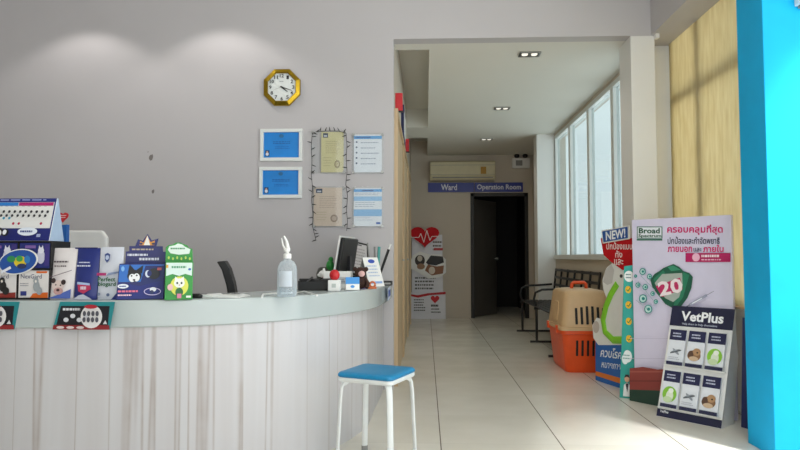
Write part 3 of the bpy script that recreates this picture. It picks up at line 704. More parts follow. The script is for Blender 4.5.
promo(59, 119.5, 'dark promo card with teal border on the counter edge below the pouches', 4)
q = at(387.5, 298, X=-.262)
t = thing('edge_sticker', 'blue and white sticker on the curved counter end by the hall', 'sticker', (-.262, q.y + .1, ZS + .02), rz=R(-86 + 180 - 4))
MB().box(-.14, -.001, 0, .14, .001, .085, ink('c8d4ee')).build('label', t); p_ = Print(None, -.002); p_.rect(-.12, .02, .12, .065, ink('3a58a8')); p_.build('label_print', t)
t.location.x = -.256

# ------------------------------------------------------------------ counter clutter, left
ZK = ZT + .001
CY = 2.82
SC = CY / FPX
def base_at(px, Y=CY): q = at(px, 300, Y=Y); return Vector((q.x, Y, ZK))
# rack with boxes
b = base_at(14, 2.815); FM = pxmap(14, 301.5, 2.88 / FPX); s1 = 2.88 / FPX
rk = thing('box_rack', 'black two-tier rack holding medicine boxes on the counter', 'rack', b)
f = MB(); x0, x1 = (-22 - 14) * s1, (50 - 14) * s1
f.box(x0, .0, 0, x1, .16, .006, M_BLACK); f.box(x0, 0, .133, x1, .16, .141, M_BLACK); f.box(x0, 0, .26, x1, .16, .266, M_BLACK)
for xx in (x0, (16 - 14) * s1 - .003, x1 - .006): f.box(xx, .005, .006, xx + .006, .16, .26, M_BLACK)
f.box(x0, .155, 0, x1, .16, .263, M_BLACK); f.build('frame', rk)
def medbox(px0, px1, z0, z1, label, kind, grp):
    w = (px1 - px0) * s1; t = thing('medicine_box', label, 'box', (b.x + (px0 - 14) * s1, b.y + .004, b.z + z0), group=grp)
    hgt = z1 - z0; base = {'white': 'dcd8d6', 'blue': '202a72'}[kind[0]]
    MB().box(0, 0, 0, w, .11, hgt, ink(base)).build('carton', t, bevel=.002)
    p_ = Print(None, -.0005)
    if kind[0] == 'white':
        p_.poly([(w * .4, 0), (w, 0), (w, hgt * .2), (w * .5, hgt * .16)], ink(kind[1])).text('NexGard', w * .08, hgt * .86, w * .78, hgt * .70, ink('3c4668')).rect(w * .6, hgt * .9, w * .96, hgt * .97, ink(kind[1])).rect(.012, .01, .04, .03, ink('303a80'))
        p_.ell(w * .62, hgt * .42, w * .11, hgt * .2, ink(kind[2])).ell(w * .6, hgt * .62, w * .09, hgt * .12, ink(kind[2])).ell(w * .72, hgt * .25, w * .1, hgt * .14, ink(kind[2])).ell(w * .6, hgt * .6, w * .03, hgt * .05, ink('e8e0d8'))
        p_.scribble(w * .08, hgt * .55, w * .42, hgt * .4, ink('8a8a94'), 2, .4, 3)
    else:
        p_.ell(w * .72, hgt * .45, w * .13, hgt * .28, ink('c8c8da')).ell(w * .72, hgt * .7, w * .1, hgt * .12, ink('dcdce8')).poly([(w * .64, hgt * .76), (w * .66, hgt * .92), (w * .71, hgt * .78)], ink('dcdce8')).poly([(w * .8, hgt * .76), (w * .78, hgt * .92), (w * .73, hgt * .78)], ink('dcdce8')).rect(w * .2, hgt * .78, w * .55, hgt * .9, ink('7a5ca0')).rect(w * .85, hgt * .1, w, hgt * .95, ink('3a2f7a'))
    p_.build('carton_print', t)
medbox(-20, 15, .007, .132, 'white medicine box with a black dog at the photo edge, lower shelf', ('white', '8a2a22', '22201f'), 'medicine boxes in the black rack')
medbox(17.5, 48, .007, .132, 'white medicine box with orange corner and pale dog, lower shelf', ('white', 'd8641c', '9aa0a4'), 'medicine boxes in the black rack')
medbox(-20, 15, .142, .258, 'navy medicine box behind the oval sign at the photo edge', ('blue',), 'medicine boxes in the black rack')
medbox(17.5, 48.5, .142, .258, 'navy medicine box with a white cat on the upper shelf', ('blue',), 'medicine boxes in the black rack')
# oval sign clipped to the rack
t = thing('oval_sign', 'blue oval sign with white rim clipped to the front of the rack', 'sign', (b.x + (18 - 14) * s1, b.y - .008, b.z + (301.5 - 264) * s1))
ov = [(.093 * math.cos(a) * .98 - .055 * math.sin(a) * .25, .055 * math.sin(a) + .093 * math.cos(a) * .22) for a in [2 * math.pi * i / 36 for i in range(36)]]
MB().prism(ov, 0, .004, 'Y', M_WHITE).build('card', t)
p_ = Print(None, -.0005); p_.poly([(x * .93, z * .92) for x, z in ov], ink('1f4f9e')).ell(.012, .0, .03, .026, ink('d8c02a')).ell(.008, .014, .016, .014, ink('3a9a4a')).ell(.02, -.02, .022, .012, ink('27315c')).ell(-.03, .012, .02, .015, ink('2f8a54')).ell(.045, .01, .014, .018, ink('2f7ab8')).line((-.075, -.05), (-.03, -.025), .012, ink('e0e4ee')); p_.build('card_print', t)
MB().box(-.006, .004, -.01, .006, .012, .01, M_BLACK).build('clip', t)
# desk calendar
zc = b.z + .267
cl = thing('desk_calendar', 'white and navy desk calendar standing on top of the rack', 'calendar', (b.x + (48 - 14) * s1, b.y + .0, zc))
cw, ch, dp = .335, .20, .12
MB().prism([(0, 0), (.055, ch), (.06, ch), (.01, 0)], -cw, 0, 'X', M_WHITE).build('front_sheet', cl)
MB().prism([(dp - .01, 0), (.06, ch), (.065, ch), (dp, 0)], -cw + .0, .0, 'X', mat('pale_blue_card', 'a9bfd9', .5)).build('back_board', cl)
sidp = MB().prism([(0.004, 0), (.058, ch), (.062, ch), (dp - .004, 0)], .0, .002, 'X', mat('pale_blue_card', 'a9bfd9', .5)).build('side_flap', cl)
cal_rx = -math.atan2(.055, ch); CH = math.hypot(.055, ch)
p_ = Print(None, -.0008)
p_.rect(-cw, CH * .91, 0, CH, ink('1e2a78')).rect(-cw, 0, 0, CH * .29, ink('1c2470')).rect(-.006, 0, 0, CH, ink('1e2a78')).rect(-.175, CH * .82, -.01, CH * .9, ink('b01c6c')).rect(-cw, CH * .82, -.178, CH * .9, ink('2a7cc8')).scribble(-cw + .02, CH * .985, -.02, CH * .925, ink('8a94c8'), 1, .5, 5)
for r_ in range(2):
    for k in range(12): p_.ell(-.03 - k * .0258, CH * (.675 - .115 * r_), .0062, .0068, ink('23232c'), 12)
    for k in range(12): p_.rect(-.034 - k * .0258, CH * (.635 - .115 * r_), -.026 - k * .0258, CH * (.625 - .115 * r_), ink('8a8a94'))
for k in range(12): p_.rect(-.036 - k * .0258, CH * .765, -.024 - k * .0258, CH * .755, ink('9a9aa4'))
for k in range(6, 10): p_.ell(-.03 - k * .0258, CH * .475, .006, .0065, ink('2a8cb0'), 12)
for k in (0, 4, 5): p_.ell(-.03 - k * .0258, CH * .345, .006, .0065, ink('b0204a'), 12)
p_.ell(-.085, CH * .16, .046, .02, ink('dfe6f2')).scribble(-.118, CH * .195, -.052, CH * .125, ink('2a3c80'), 1, .6, 11).rect(-.038, CH * .03, -.02, CH * .10, ink('9aa4c8'))
p_.ell(-.215, CH * .14, .018, .022, ink('10121c')).ell(-.215, CH * .12, .012, .015, ink('e6e8ee')).poly([(-.23, CH * .2), (-.226, CH * .28), (-.216, CH * .22)], ink('e6e8ee')).ell(-.185, CH * .13, .016, .018, ink('10121c')).ell(-.188, CH * .14, .009, .012, ink('e6e8ee'))
o = p_.build('calendar_print', cl); o.rotation_euler = (cal_rx, 0, 0)
# red heart sign and blue box behind the calendar
q = at(62, 300, Y=3.4)
t = thing('heart_sign', 'small red heart sign peeking out behind the desk calendar', 'sign', (q.x, 3.4, ZK)); s2 = 3.4 / FPX; fm2 = pxmap(62, 296, s2)
MB().prism([fm2(*p) for p in ((55, 228), (64.5, 227), (65, 296), (55, 296))], 0, .03, 'Y', mat('mid_blue_card', '1a62b4', .4)).build('stand', t)
MB().prism([fm2(*p) for p in heart(61, 220, 11.5, 10.5)], -.006, 0, 'Y', M_RED).build('heart', t)
p_ = Print(fm2, -.007); p_.scribble(57, 217, 65, 221, ink('f0d8d8'), 2, .4, 2); p_.build('lettering', t)
# three pouches
def pouch(px0, px1, ty, label, kind):
    bb = base_at((px0 + px1) / 2, 2.81); s3 = 2.87 / FPX; w = (px1 - px0) * s3; hgt = (302 - ty) * s3
    t = thing('pouch', label, 'pouch', bb, rx=R(-5), group='upright pouches on the counter')
    colr = {'pig': 'e2dcdc', 'navy': '26327a', 'plain': 'd6dae4'}[kind]
    rings = []
    for z, d in ((0, .012), (.02, .022), (hgt * .45, .016), (hgt * .85, .006), (hgt, .003)):
        rings.append([(-w / 2, .02 - d * .3, z), (-w * .3, .02 - d, z), (w * .3, .02 - d, z), (w / 2, .02 - d * .3, z), (w / 2, .02 + d * .3, z), (w * .3, .02 + d, z), (-w * .3, .02 + d, z), (-w / 2, .02 + d * .3, z)])
    MB().loft(rings, ink(colr, .35)).build('bag', t, smooth=50)
    p_ = Print(None, -.004)
    F = lambda u, v_: (-w / 2 + u * w, v_ * hgt)
    p_.fm = F
    if kind == 'pig':
        p_.scribble(.16, .75, .84, .70, ink('4a3c44'), 1, .6, 5).scribble(.2, .66, .75, .62, ink('4a3c44'), 1, .6, 6).line((.02, .42), (.95, .56), .012, ink('6a5a66')).poly([(.02, .02), (.98, .02), (.98, .2), (.5, .1)], ink('5068b4')).ell(.42, .26, .26, .11, ink('d8c6c0')).ell(.45, .16, .2, .07, ink('c49a96')).ell(.22, .36, .1, .05, ink('3a2c2c')).ell(.65, .33, .1, .05, ink('3a2c2c')).ell(.34, .28, .03, .014, ink('1a1414')).ell(.54, .27, .03, .014, ink('1a1414')).ell(.45, .18, .07, .025, ink('4a3234'))
    elif kind == 'navy':
        p_.scribble(.2, .73, .8, .69, ink('c8cce4'), 1, .6, 7).scribble(.12, .67, .88, .62, ink('c8cce4'), 1, .6, 8).poly([(.2, .34), (.75, .31), (.82, .2), (.5, .11), (.26, .16)], ink('b83058')).poly([(.2, .34), (.75, .31), (.76, .27), (.2, .29)], ink('a8bce0')).scribble(.36, .27, .65, .17, ink('e8d8e4'), 1, .6, 9).poly([(.05, .0), (.3, .08), (.5, .1), (.8, .03), (.9, 0)], ink('c0c4d2')).rect(0, .97, 1, 1, ink('1a2260'))
    else:
        p_.poly([(.28, .85), (.4, .88), (.52, .85), (.5, .75), (.4, .69), (.3, .75)], ink('3a4c86')).ell(.4, .79, .08, .045, ink('b8c4dc')).rect(0, .45, .4, .5, ink('b03070')).poly([(.4, .44), (.95, .5), (.95, .53), (.5, .5)], ink('8a98b8')).text('Perfect', .06, .42, .82, .34, ink('24603e'), .025).text('biogard', .1, .33, .85, .23, ink('24603e'), .025).ell(.15, .1, .06, .03, ink('7a86a0')).ell(.55, .09, .07, .03, ink('5a6888')).poly([(.0, .0), (.7, 0), (.95, .14), (.95, 0)], ink('27347a'))
    p_.build('bag_print', t)
pouch(47.5, 71.5, 250, 'white pouch with a small dog face beside the black rack', 'pig')
pouch(72, 95, 250, 'navy pouch with a red badge between two white pouches', 'navy')
pouch(95.5, 119, 249, 'white pouch with green lettering right of the navy pouch', 'plain')
# navy husky display
bb = base_at(140.5, 2.82); fmH = pxmap(141, 301.5, 2.89 / FPX)
t = thing('counter_display', 'navy counter display box with a husky picture and crown topper', 'display box', bb, rz=R(20))
NV = mat('deep_navy_card', '1a2064', .4)
MB().prism([fmH(*p) for p in ((118.5, 301.5), (121, 266), (163, 266), (162.5, 301.5))], 0, .12, 'Y', NV).build('tray', t, bevel=.002)
MB().prism([fmH(*p) for p in ((125, 266), (125.5, 254), (128.5, 253.5), (128.5, 248.5), (160, 248.5), (160.5, 254), (163.5, 254), (163.5, 266))], .06, .066, 'Y', NV).build('back_card', t)
p_ = Print(fmH, .0595); p_.scribble(131, 250.5, 157, 253, ink('b8a890'), 1, .6, 14).scribble(127, 255.5, 146, 259, ink('d8dce8'), 1, .6, 15).scribble(138, 259.5, 160, 263.5, ink('d8dce8'), 1, .6, 16); p_.build('back_print', t)
crown = [(134, 248.5), (136.5, 241.5), (141, 243), (145.5, 236), (149.5, 242.5), (156, 240.5), (154, 248.5)]
MB().prism([fmH(*p) for p in crown], .055, .06, 'Y', NV).build('crown_topper', t)
p_ = Print(fmH, .0545); p_.poly([(138, 247.5), (138.5, 243.5), (142, 245), (145, 238), (148.5, 244.5), (152.5, 242.5), (152, 247.5)], ink('d8943a')).poly([(142, 247.5), (145.5, 237.5), (148, 247.5)], ink('e6e2da')).ell(139.5, 246, 1.5, 1.2, ink('3a3050')).ell(151, 246, 1.5, 1.2, ink('3a3050')); p_.build('topper_print', t)
p_ = Print(fmH, -.0005)
p_.poly([(121.5, 267), (162.5, 267), (162, 284), (120.5, 284)], ink('2c6cc0')).poly([(145, 268), (162.3, 268), (162, 284), (140, 287)], ink('1c2a6a')).poly([(119.3, 300.5), (120.5, 284), (140, 288), (162, 282.5), (162, 300.5)], ink('1b2878'))
p_.ell(135, 278, 6.5, 6, ink('14161e')).poly([(129, 275), (130.5, 266.5), (135, 272)], ink('14161e')).poly([(137, 272), (143, 267.5), (142, 276)], ink('14161e')).ell(133, 280, 3, 4, ink('eceef2')).ell(137, 279.5, 3, 4, ink('eceef2')).ell(134.8, 282, 1.2, .9, ink('14161e')).ell(132.5, 278, .8, .8, ink('14161e')).ell(137.2, 277.5, .8, .8, ink('14161e'))
p_.ell(153, 276, 5.5, 5.5, ink('20242e')).ell(147.5, 276, 2.6, 3.6, ink('d4def0')).ell(148.8, 275.6, 2.1, 3, ink('1c2a6a')).ell(124.5, 271, 1.5, 2.5, ink('7ab0e4')).rect(156, 270, 160, 272.5, ink('b85a5a'))
p_.ell(125, 288, 5, 2.2, ink('e4e8f2')).scribble(121.5, 287, 128.5, 289.2, ink('2a3c88'), 1, .6, 10).scribble(120.5, 291.5, 141, 294.5, ink('e0708c'), 1, .6, 17).scribble(120.5, 295.5, 136, 298, ink('e8c0cc'), 1, .6, 18).ring(152, 293.5, 8, 3.8, .8, ink('c8c0ea'), ink('1b2878')).ell(152.5, 291.5, 3, 2.2, ink('e4e8f2')).ell(151.5, 294, 1.8, 1.8, ink('2a3560'))
p_.build('tray_print', t)
# green display
bb = base_at(178.5, 2.82); fmG = pxmap(178, 301.5, 2.88 / FPX)
t = thing('counter_display', 'green product box with cloud-shaped header right of the navy display', 'display box', bb, rz=R(24))
GR = mat('leaf_green_card', '2e8f3a', .4)
MB().prism([fmG(*p) for p in ((165, 301.5), (165.5, 264), (191.5, 264), (191, 301.5))], 0, .07, 'Y', GR).build('carton', t, bevel=.002)
MB().prism([fmG(*p) for p in ((165.5, 264), (165.5, 249.5), (168, 247.5), (172, 246.8), (175, 244.8), (179, 244.6), (182, 246), (186, 247.5), (187.5, 250), (191, 251), (191.5, 264))], .05, .054, 'Y', GR).build('header_card', t)
p_ = Print(fmG, .0495); p_.poly([(167.5, 252), (169, 248.5), (174, 247.5), (177, 245.6), (181, 246.6), (184, 249), (189, 251.5), (188, 256), (178, 257), (170, 255.5)], ink('d6e4dc')).scribble(170, 249.5, 185, 252, ink('4a8a60'), 1, .6, 19)
for i in range(6): p_.ell(168.5 + i * 4, 260 + (i % 2), .9, 1.5, ink('b8d060'), 10)
p_.build('header_print', t)
p_ = Print(fmG, -.0005); p_.poly([(166, 265), (190.5, 265), (190.2, 278), (184, 276), (178, 278), (172, 276), (166, 278)], ink('cfe2dc')).scribble(171, 267.5, 185, 271, ink('5a9a78'), 1, .6, 20).ell(188, 271.5, 1.4, 1.2, ink('2a6ab0')).rect(166, 267, 168, 270, ink('d8a040'))
p_.ell(178.5, 288, 8.5, 9.5, ink('d6da5c')).ell(178.5, 285, 5, 4.6, ink('ecefe8')).poly([(174, 284), (174.5, 278.5), (177.5, 281)], ink('ecefe8')).poly([(183, 284), (182.5, 278.5), (179.5, 281)], ink('ecefe8')).ell(176.5, 285, .9, 1.1, ink('23352a')).ell(180.5, 285, .9, 1.1, ink('23352a')).ell(178.5, 287, .7, .5, ink('c07080')).ell(178.5, 294, 3.6, 4.5, ink('2a6a3a')).rect(176.5, 295.5, 180.5, 300, ink('d07a9a')).ell(170, 289, 2.6, 3.2, ink('e0b8b8')).rect(185, 297.5, 189.5, 299.5, ink('dfe8dc'))
p_.build('carton_print', t)
q = at(196, 298, Z=ZT)
tag(MB().loft([rr(.028, .014, ZK, .012), rr(.03, .016, ZK + .01, .012), rr(.018, .008, ZK + .02, .007)], M_BLACK).build('stapler', smooth=50), 'small black clip lying on the counter beside the green box', 'clip').location = (q.x, q.y, 0)

# open book / papers
q = at(220, 297, Z=ZT)
t = thing('open_book', 'open white booklet lying on the counter in front of the office chair', 'book', (q.x, q.y, ZK), rz=R(-4))
for sgn in (-1, 1):
    pts = [(0, .002), (sgn * .03, .014), (sgn * .09, .011), (sgn * .125, .004), (sgn * .125, 0), (0, 0)]
    MB().prism(pts, -.075, .075, 'Y', M_WHITE).build('pages', t)
p_ = MB()
for k, (xa, xb) in enumerate(((-.11, -.05), (.03, .10), (.045, .09))): p_.box(xa, -.05 + k * .04, .0145, xb, -.03 + k * .035, .0155, ink('33343c'))
p_.build('page_print', t)

# sanitizer bottle
q = at(287, 296.8, Z=ZT)
t = thing('sanitizer_bottle', 'clear pump bottle of hand sanitizer standing on the counter', 'bottle', (q.x, q.y, ZK))
def bottle_mat():
    m = bpy.data.materials.new('clear_pale_plastic'); m.use_nodes = True; n, l = m.node_tree.nodes, m.node_tree.links
    b_ = n['Principled BSDF']; b_.inputs['Base Color'].default_value = lin('dfe8ee'); b_.inputs['Roughness'].default_value = .2
    tr = n.new('ShaderNodeBsdfTransparent'); tr.inputs[0].default_value = (.93, .96, .98, 1)
    lw = n.new('ShaderNodeLayerWeight'); lw.inputs[0].default_value = .35
    mr = n.new('ShaderNodeMapRange'); l.new(lw.outputs['Facing'], mr.inputs[0]); mr.inputs[3].default_value = .22; mr.inputs[4].default_value = .75
    mx = n.new('ShaderNodeMixShader'); l.new(mr.outputs[0], mx.inputs[0]); l.new(tr.outputs[0], mx.inputs[1]); l.new(b_.outputs[0], mx.inputs[2]); l.new(mx.outputs[0], n['Material Output'].inputs[0]); return m
M_BOT = bottle_mat()
MB().lathe([(.04, 0), (.047, .006), (.048, .02), (.047, .13), (.044, .15), (.034, .168), (.018, .178), (.015, .19)], M_BOT, n=28).build('body', t, smooth=50)
MB().lathe([(.041, .006), (.0425, .012), (.0425, .045)], clear_mat('clear_gel', (.85, .9, .93)), n=28).build('gel', t, smooth=50)
lb = MB(); n_ = 10; vs = []
for k in range(n_ + 1):
    a = R(-90 - 40 + 80 * k / n_); vs += [(.0485 * math.cos(a), .0485 * math.sin(a), .05), (.0485 * math.cos(a), .0485 * math.sin(a), .125)]
lb.add(vs, [(2 * k, 2 * k + 2, 2 * k + 3, 2 * k + 1) for k in range(n_)], mat('pale_label', 'c3ccd6', .5)).build('label', t, smooth=50)
pm_ = MB(); pm_.lathe([(.02, .186), (.02, .206), (.012, .212)], M_WHITE, n=18); pm_.tube([(0, 0, .2), (0, 0, .232)], .007, M_WHITE); pm_.build('pump_collar', t, smooth=40)
pm_ = MB(); pm_.tube([(.004, 0, .228), (-.004, .0, .27), (-.018, 0, .296)], [.011, .007, .004], M_WHITE); pm_.tube([(-.008, 0, .226), (-.022, 0, .25), (-.03, 0, .285)], [.006, .005, .003], M_WHITE); pm_.ball((-.002, 0, .226), (.016, .014, .012), M_WHITE); pm_.build('pump_head', t, smooth=50)

# white cable
q0 = [at(px, py, Z=ZT + .006) for px, py in ((262, 297.2), (263, 294.5), (272, 293.8), (284, 293.4), (296, 292.8), (304, 291.5), (311, 293.5), (317, 295.5))]
tag(MB().tube(q0, .005, M_WHITE).build('cable', smooth=60), 'white cable lying on the counter around the sanitizer bottle', 'cable')

# black tray
q = at(316, 290.5, Z=ZT)
t = thing('desk_tray', 'low black tray with odds and ends behind the white box on the counter', 'tray', (q.x, q.y + .05, ZK), rz=R(8))
tb = MB(); tb.box(-.11, -.06, 0, .11, .06, .006, M_BLACK); tb.box(-.11, -.06, 0, .11, -.054, .05, M_BLACK); tb.box(-.11, .054, 0, .11, .06, .065, M_BLACK); tb.box(-.11, -.06, 0, -.104, .06, .055, M_BLACK); tb.box(.104, -.06, 0, .11, .06, .055, M_BLACK); tb.build('bin', t, bevel=.002)
tb = MB(); tb.tube([(-.1, -.02, .01), (-.03, .02, .075)], .006, M_BLKMETAL); tb.tube([(-.06, .03, .01), (.03, -.02, .07)], .005, M_BLKMETAL); tb.box(-.02, -.03, .008, .08, .04, .06, M_BLACK); tb.build('black_pens', t)

def small(name, label, cat, px, py, dy=0.0, rz=0.0, group=None):
    q = at(px, py, Z=ZT); return thing(name, label, cat, (q.x, min(q.y + dy, 4.84), ZK), rz=rz, group=group)
# doll with red clothes, green cap and dark globe
t = small('figurine', 'tiny white figurine in red beside the black tray', 'figurine', 325, 287.5)
fg = MB(); fg.ball((0, 0, .035), (.025, .022, .035), M_RED); fg.build('body', t, smooth=60)
MB().ball((-.012, 0, .085), (.03, .026, .024), M_WHITE).ball((-.034, -.004, .078), (.016, .014, .012), M_WHITE).build('head', t, smooth=60)
for s_ in (-1, 1): MB().ball((-.008, .018 * s_, .108), (.006, .005, .014), M_WHITE).build('ear', t, smooth=60)
t = small('pen_pot', 'round dark pot with a green figure near the monitor', 'pot', 327, 283.5, .0)
MB().lathe([(.05, 0), (.075, .03), (.08, .07), (.065, .11), (.05, .12)], mat('dark_bronze', '3c4038', .3, var=.2), n=24).build('pot', t, smooth=50)
MB().ball((.03, -.05, .13), (.03, .025, .04), mat('leaf_green_plastic', '2f9440', .4)).ball((.035, -.05, .175), (.018, .016, .02), mat('leaf_green_plastic', '2f9440', .4)).build('green_figure', t, smooth=60)
# white dispenser box with red ball
t = small('dispenser', 'small white dispenser cube topped with a red ball', 'dispenser', 334.5, 291)
MB().box(-.034, -.03, 0, .034, .03, .062, M_WHITE).build('cube', t, bevel=.004)
MB().box(-.012, -.0315, .02, .012, -.03, .042, ink('b8c0bc')).build('cube_label', t)
MB().ball((0, 0, .09), (.03, .03, .032), mat('red_gloss_plastic', 'c01a22', .25)).build('ball', t, smooth=60)
# white device behind
t = small('card_terminal', 'low white box device behind the red-topped dispenser', 'device', 338, 288.5, .0)
MB().box(-.085, -.05, 0, .085, .05, .105, M_WHITE).build('casing', t, bevel=.005)
p_ = Print(None, -.051); p_.rect(.0, .03, .06, .07, ink('b9bec4')).rect(.01, .04, .05, .044, ink('6a6a70')).rect(.01, .052, .045, .056, ink('6a6a70')); p_.build('casing_print', t)
# monitor
t = thing('computer_monitor', 'slim computer monitor turned side-on with black back and white edge', 'monitor', (at(341, 280, Y=4.56).x, 4.56, ZK), rz=R(-99))
tl = Matrix.Rotation(R(0), 3, 'X')
MB().box(-.20, -.012, .03, .20, .0, .345, M_WHITE).build('bezel', t, bevel=.004)
MB().box(-.19, .0, .04, .19, .03, .335, M_BLACK).build('back_cover', t, bevel=.01)
MB().box(-.185, -.0135, .045, .185, -.012, .33, mat('screen_glass', '0b0d10', .1)).build('screen', t)
MB().box(-.03, .055, .01, .03, .075, .2, M_BLKMETAL).build('stand_neck', t); MB().lathe([(.07, 0), (.07, .008), (.03, .014)], M_BLKMETAL, (0, .05, 0), n=24).build('stand_base', t, smooth=40)
for o in t.children:
    if not o.name.startswith('stand'): o.rotation_euler = (R(-9), 0, 0)
# document holder
q = at(360, 280, Y=4.78)
t = thing('document_holder', 'tilted black-framed document holder right of the monitor', 'holder', (q.x, 4.78, ZK), rz=R(50))
MB().box(-.10, 0, .05, .10, .012, .32, M_BLACK).build('frame', t, bevel=.003)
p_ = Print(None, -.001); p_.rect(-.085, .065, .085, .305, ink('c9c5c6')).rect(-.03, .29, .03, .3, ink('5a5a60')); p_.scribble(-.07, .27, .07, .1, ink('9a9698'), 7, .3, 6); p_.build('paper', t)
MB().box(-.02, .01, 0, .02, .09, .05, M_BLACK).build('foot', t)
for o in t.children:
    if o.name.startswith(('frame', 'paper')): o.rotation_euler = (R(-12), R(9), 0)
# brown plush
t = small('plush_toy', 'small dark brown plush toy with pink face beneath the document holder', 'plush toy', 360.5, 289, 0)
BRN = mat('brown_plush', '3a241c', .9, var=.25, scale=60, bump=.5)
MB().ball((0, 0, .05), (.05, .04, .05), BRN).build('body', t, smooth=60)
MB().ball((0, -.01, .115), (.045, .04, .04), BRN).build('head', t, smooth=60); MB().ball((.012, -.042, .108), (.026, .016, .022), mat('pink_plush', 'd8b0ac', .9)).build('face', t, smooth=60)
for s_ in (-1, 1):
    MB().ball((s_ * .042, 0, .14), .017, BRN).build('ear', t, smooth=60); MB().tube([(s_ * .035, -.01, .07), (s_ * .06, -.03, .04), (s_ * .05, -.05, .01)], [.016, .015, .013], BRN).build('arm', t, smooth=60)
t.scale = (.8, .8, .85)
# blue card box, purple eraser, orange item, tape
t = small('card_box', 'tilted light blue card box at the counter front near the plush toy', 'box', 352.5, 290.5, 0, R(10))
MB().box(-.04, -.012, 0, .04, .03, .075, M_WHITE, Matrix.Rotation(R(-12), 3, 'X'), (0, 0, 0)).build('carton', t, bevel=.002)
p_ = Print(None, -.013); p_.rect(-.04, .035, .04, .075, ink('3f8fd4')).ell(0, .02, .012, .008, ink('3f8fd4')); o = p_.build('carton_print', t); o.rotation_euler = (R(-12), 0, 0)
t = small('ink_stamp', 'small purple ink stamp between the blue box and tent card', 'stamp', 363.5, 288)
MB().box(-.02, -.015, 0, .02, .015, .02, mat('purple_plastic', '7a3a86', .4)).build('base', t, bevel=.003); MB().lathe([(.008, .02), (.007, .035), (.013, .045), (.01, .055)], mat('purple_plastic', '7a3a86', .4), n=14).build('grip', t, smooth=50)
t = small('tape_dispenser', 'small orange tape holder at the foot of the tent card', 'tape', 372.5, 289)
MB().box(-.025, -.015, 0, .025, .015, .012, mat('dull_orange_plastic', 'c4683a', .5)).build('base', t, bevel=.003); tp = MB(); tp.tube([(.016 * math.cos(a), 0, .026 + .016 * math.sin(a)) for a in [2 * math.pi * i / 16 for i in range(17)]], .006, mat('dull_orange_plastic', 'c4683a', .5)); tp.build('roll', t, smooth=60)
# brochure sheaf / pen holder
q = at(371, 286, Z=ZT)
t = thing('pen_cup', 'grey cup of tall tools standing behind the tent card', 'cup', (q.x - .01, 4.72, ZK))
MB().lathe([(.035, 0), (.04, .1), (.036, .1), (.032, .01)], M_GREY, n=20).build('cup', t, smooth=50)
tools = [('grey ruler', (-.03, 0, .02), (-.06, 0, .30), .006, M_GREY), ('grey blade', (0, 0, .02), (-.005, .0, .27), .009, M_GREY), ('teal marker', (.015, .0, .02), (.028, 0, .27), .011, mat('teal_plastic', '4a9c98', .4)), ('black pen', (.02, -.01, .02), (.10, -.01, .25), .01, M_BLACK), ('white tip', (.10, -.01, .25), (.115, -.01, .29), .008, M_WHITE)]
for nm, a, b2, r_, m_ in tools: MB().tube([a, b2], r_, m_).build(nm.split()[1] if nm != 'white tip' else 'pen_tip', t, smooth=50)
# tent card
q = at(376, 287, Z=ZT)
t = thing('tent_card', 'white tent card with blue logo at the hall end of the counter', 'card', (q.x, q.y + .04, ZK), rz=R(48))
MB().prism([(.07, .19), (.074, .19), (.004, 0), (0, 0)], -.06, .075, 'X', M_WHITE).build('front_panel', t)
MB().prism([(.07, .19), (.074, .19), (.13, 0), (.126, 0)], -.06, .075, 'X', M_GREY).build('back_panel', t)
p_ = Print(None, -.001); p_.ell(.008, .175, .03, .014, ink('2c4fb0')).scribble(-.045, .15, .06, .06, ink('a9bcd8'), 4, .35, 9).rect(-.045, .02, .06, .035, ink('8aa8d8')); o = p_.build('card_print', t); o.rotation_euler = (-math.atan2(.07, .19), 0, 0)
t = small('card_reader', 'small black reader at the far end of the counter by the wall', 'device', 386.5, 285.5)
MB().box(-.04, -.04, 0, .04, .04, .03, M_BLACK).build('casing', t, bevel=.004); MB().box(-.03, -.041, .008, .03, -.04, .02, M_GREY).build('slot', t)

# ------------------------------------------------------------------ chairs behind the counter
q = at(222, 280, Y=4.05)
oc = thing('office_chair', 'black office chair behind the counter, only its curved back showing', 'chair', (q.x + .31, 4.05 + .09, 0), rz=R(15))
bkp = [(-.245, .62), (-.262, .72), (-.285, .85), (-.315, .95), (-.345, 1.0)]
rings = []
for x, z in bkp: rings.append([(x, -.2, z), (x + .045, -.2, z + .006), (x + .05, 0, z + .006), (x + .045, .2, z + .006), (x, .2, z), (x - .012, 0, z)])
MB().loft(rings, M_BLACK).build('backrest', oc, smooth=50, bevel=.006)
MB().loft([rr(.22, .23, .44), rr(.24, .25, .47), rr(.23, .24, .52)], M_BLACK).build('seat', oc, smooth=40)
MB().tube([(-.2, 0, .46), (-.27, 0, .5), (-.25, 0, .68)], .018, M_BLKMETAL).build('back_bar', oc, smooth=50)
MB().tube([(0, 0, .08), (0, 0, .45)], .03, M_CHROME).build('column', oc, smooth=50)
for k in range(5):
    a = R(72 * k + 10); MB().tube([(0, 0, .1), (.27 * math.cos(a), .27 * math.sin(a), .06)], .018, M_BLKMETAL).build('base_arm', oc, smooth=50)
    MB().ball((.27 * math.cos(a), .27 * math.sin(a), .025), (.026, .026, .0265), M_BLACK).build('caster', oc, smooth=50)
q = at(80, 230, Y=3.85)
wc = thing('white_chair', 'white plastic chair behind the counter near the desk calendar', 'chair', (q.x, 3.85 + .25, 0))
hw = .19
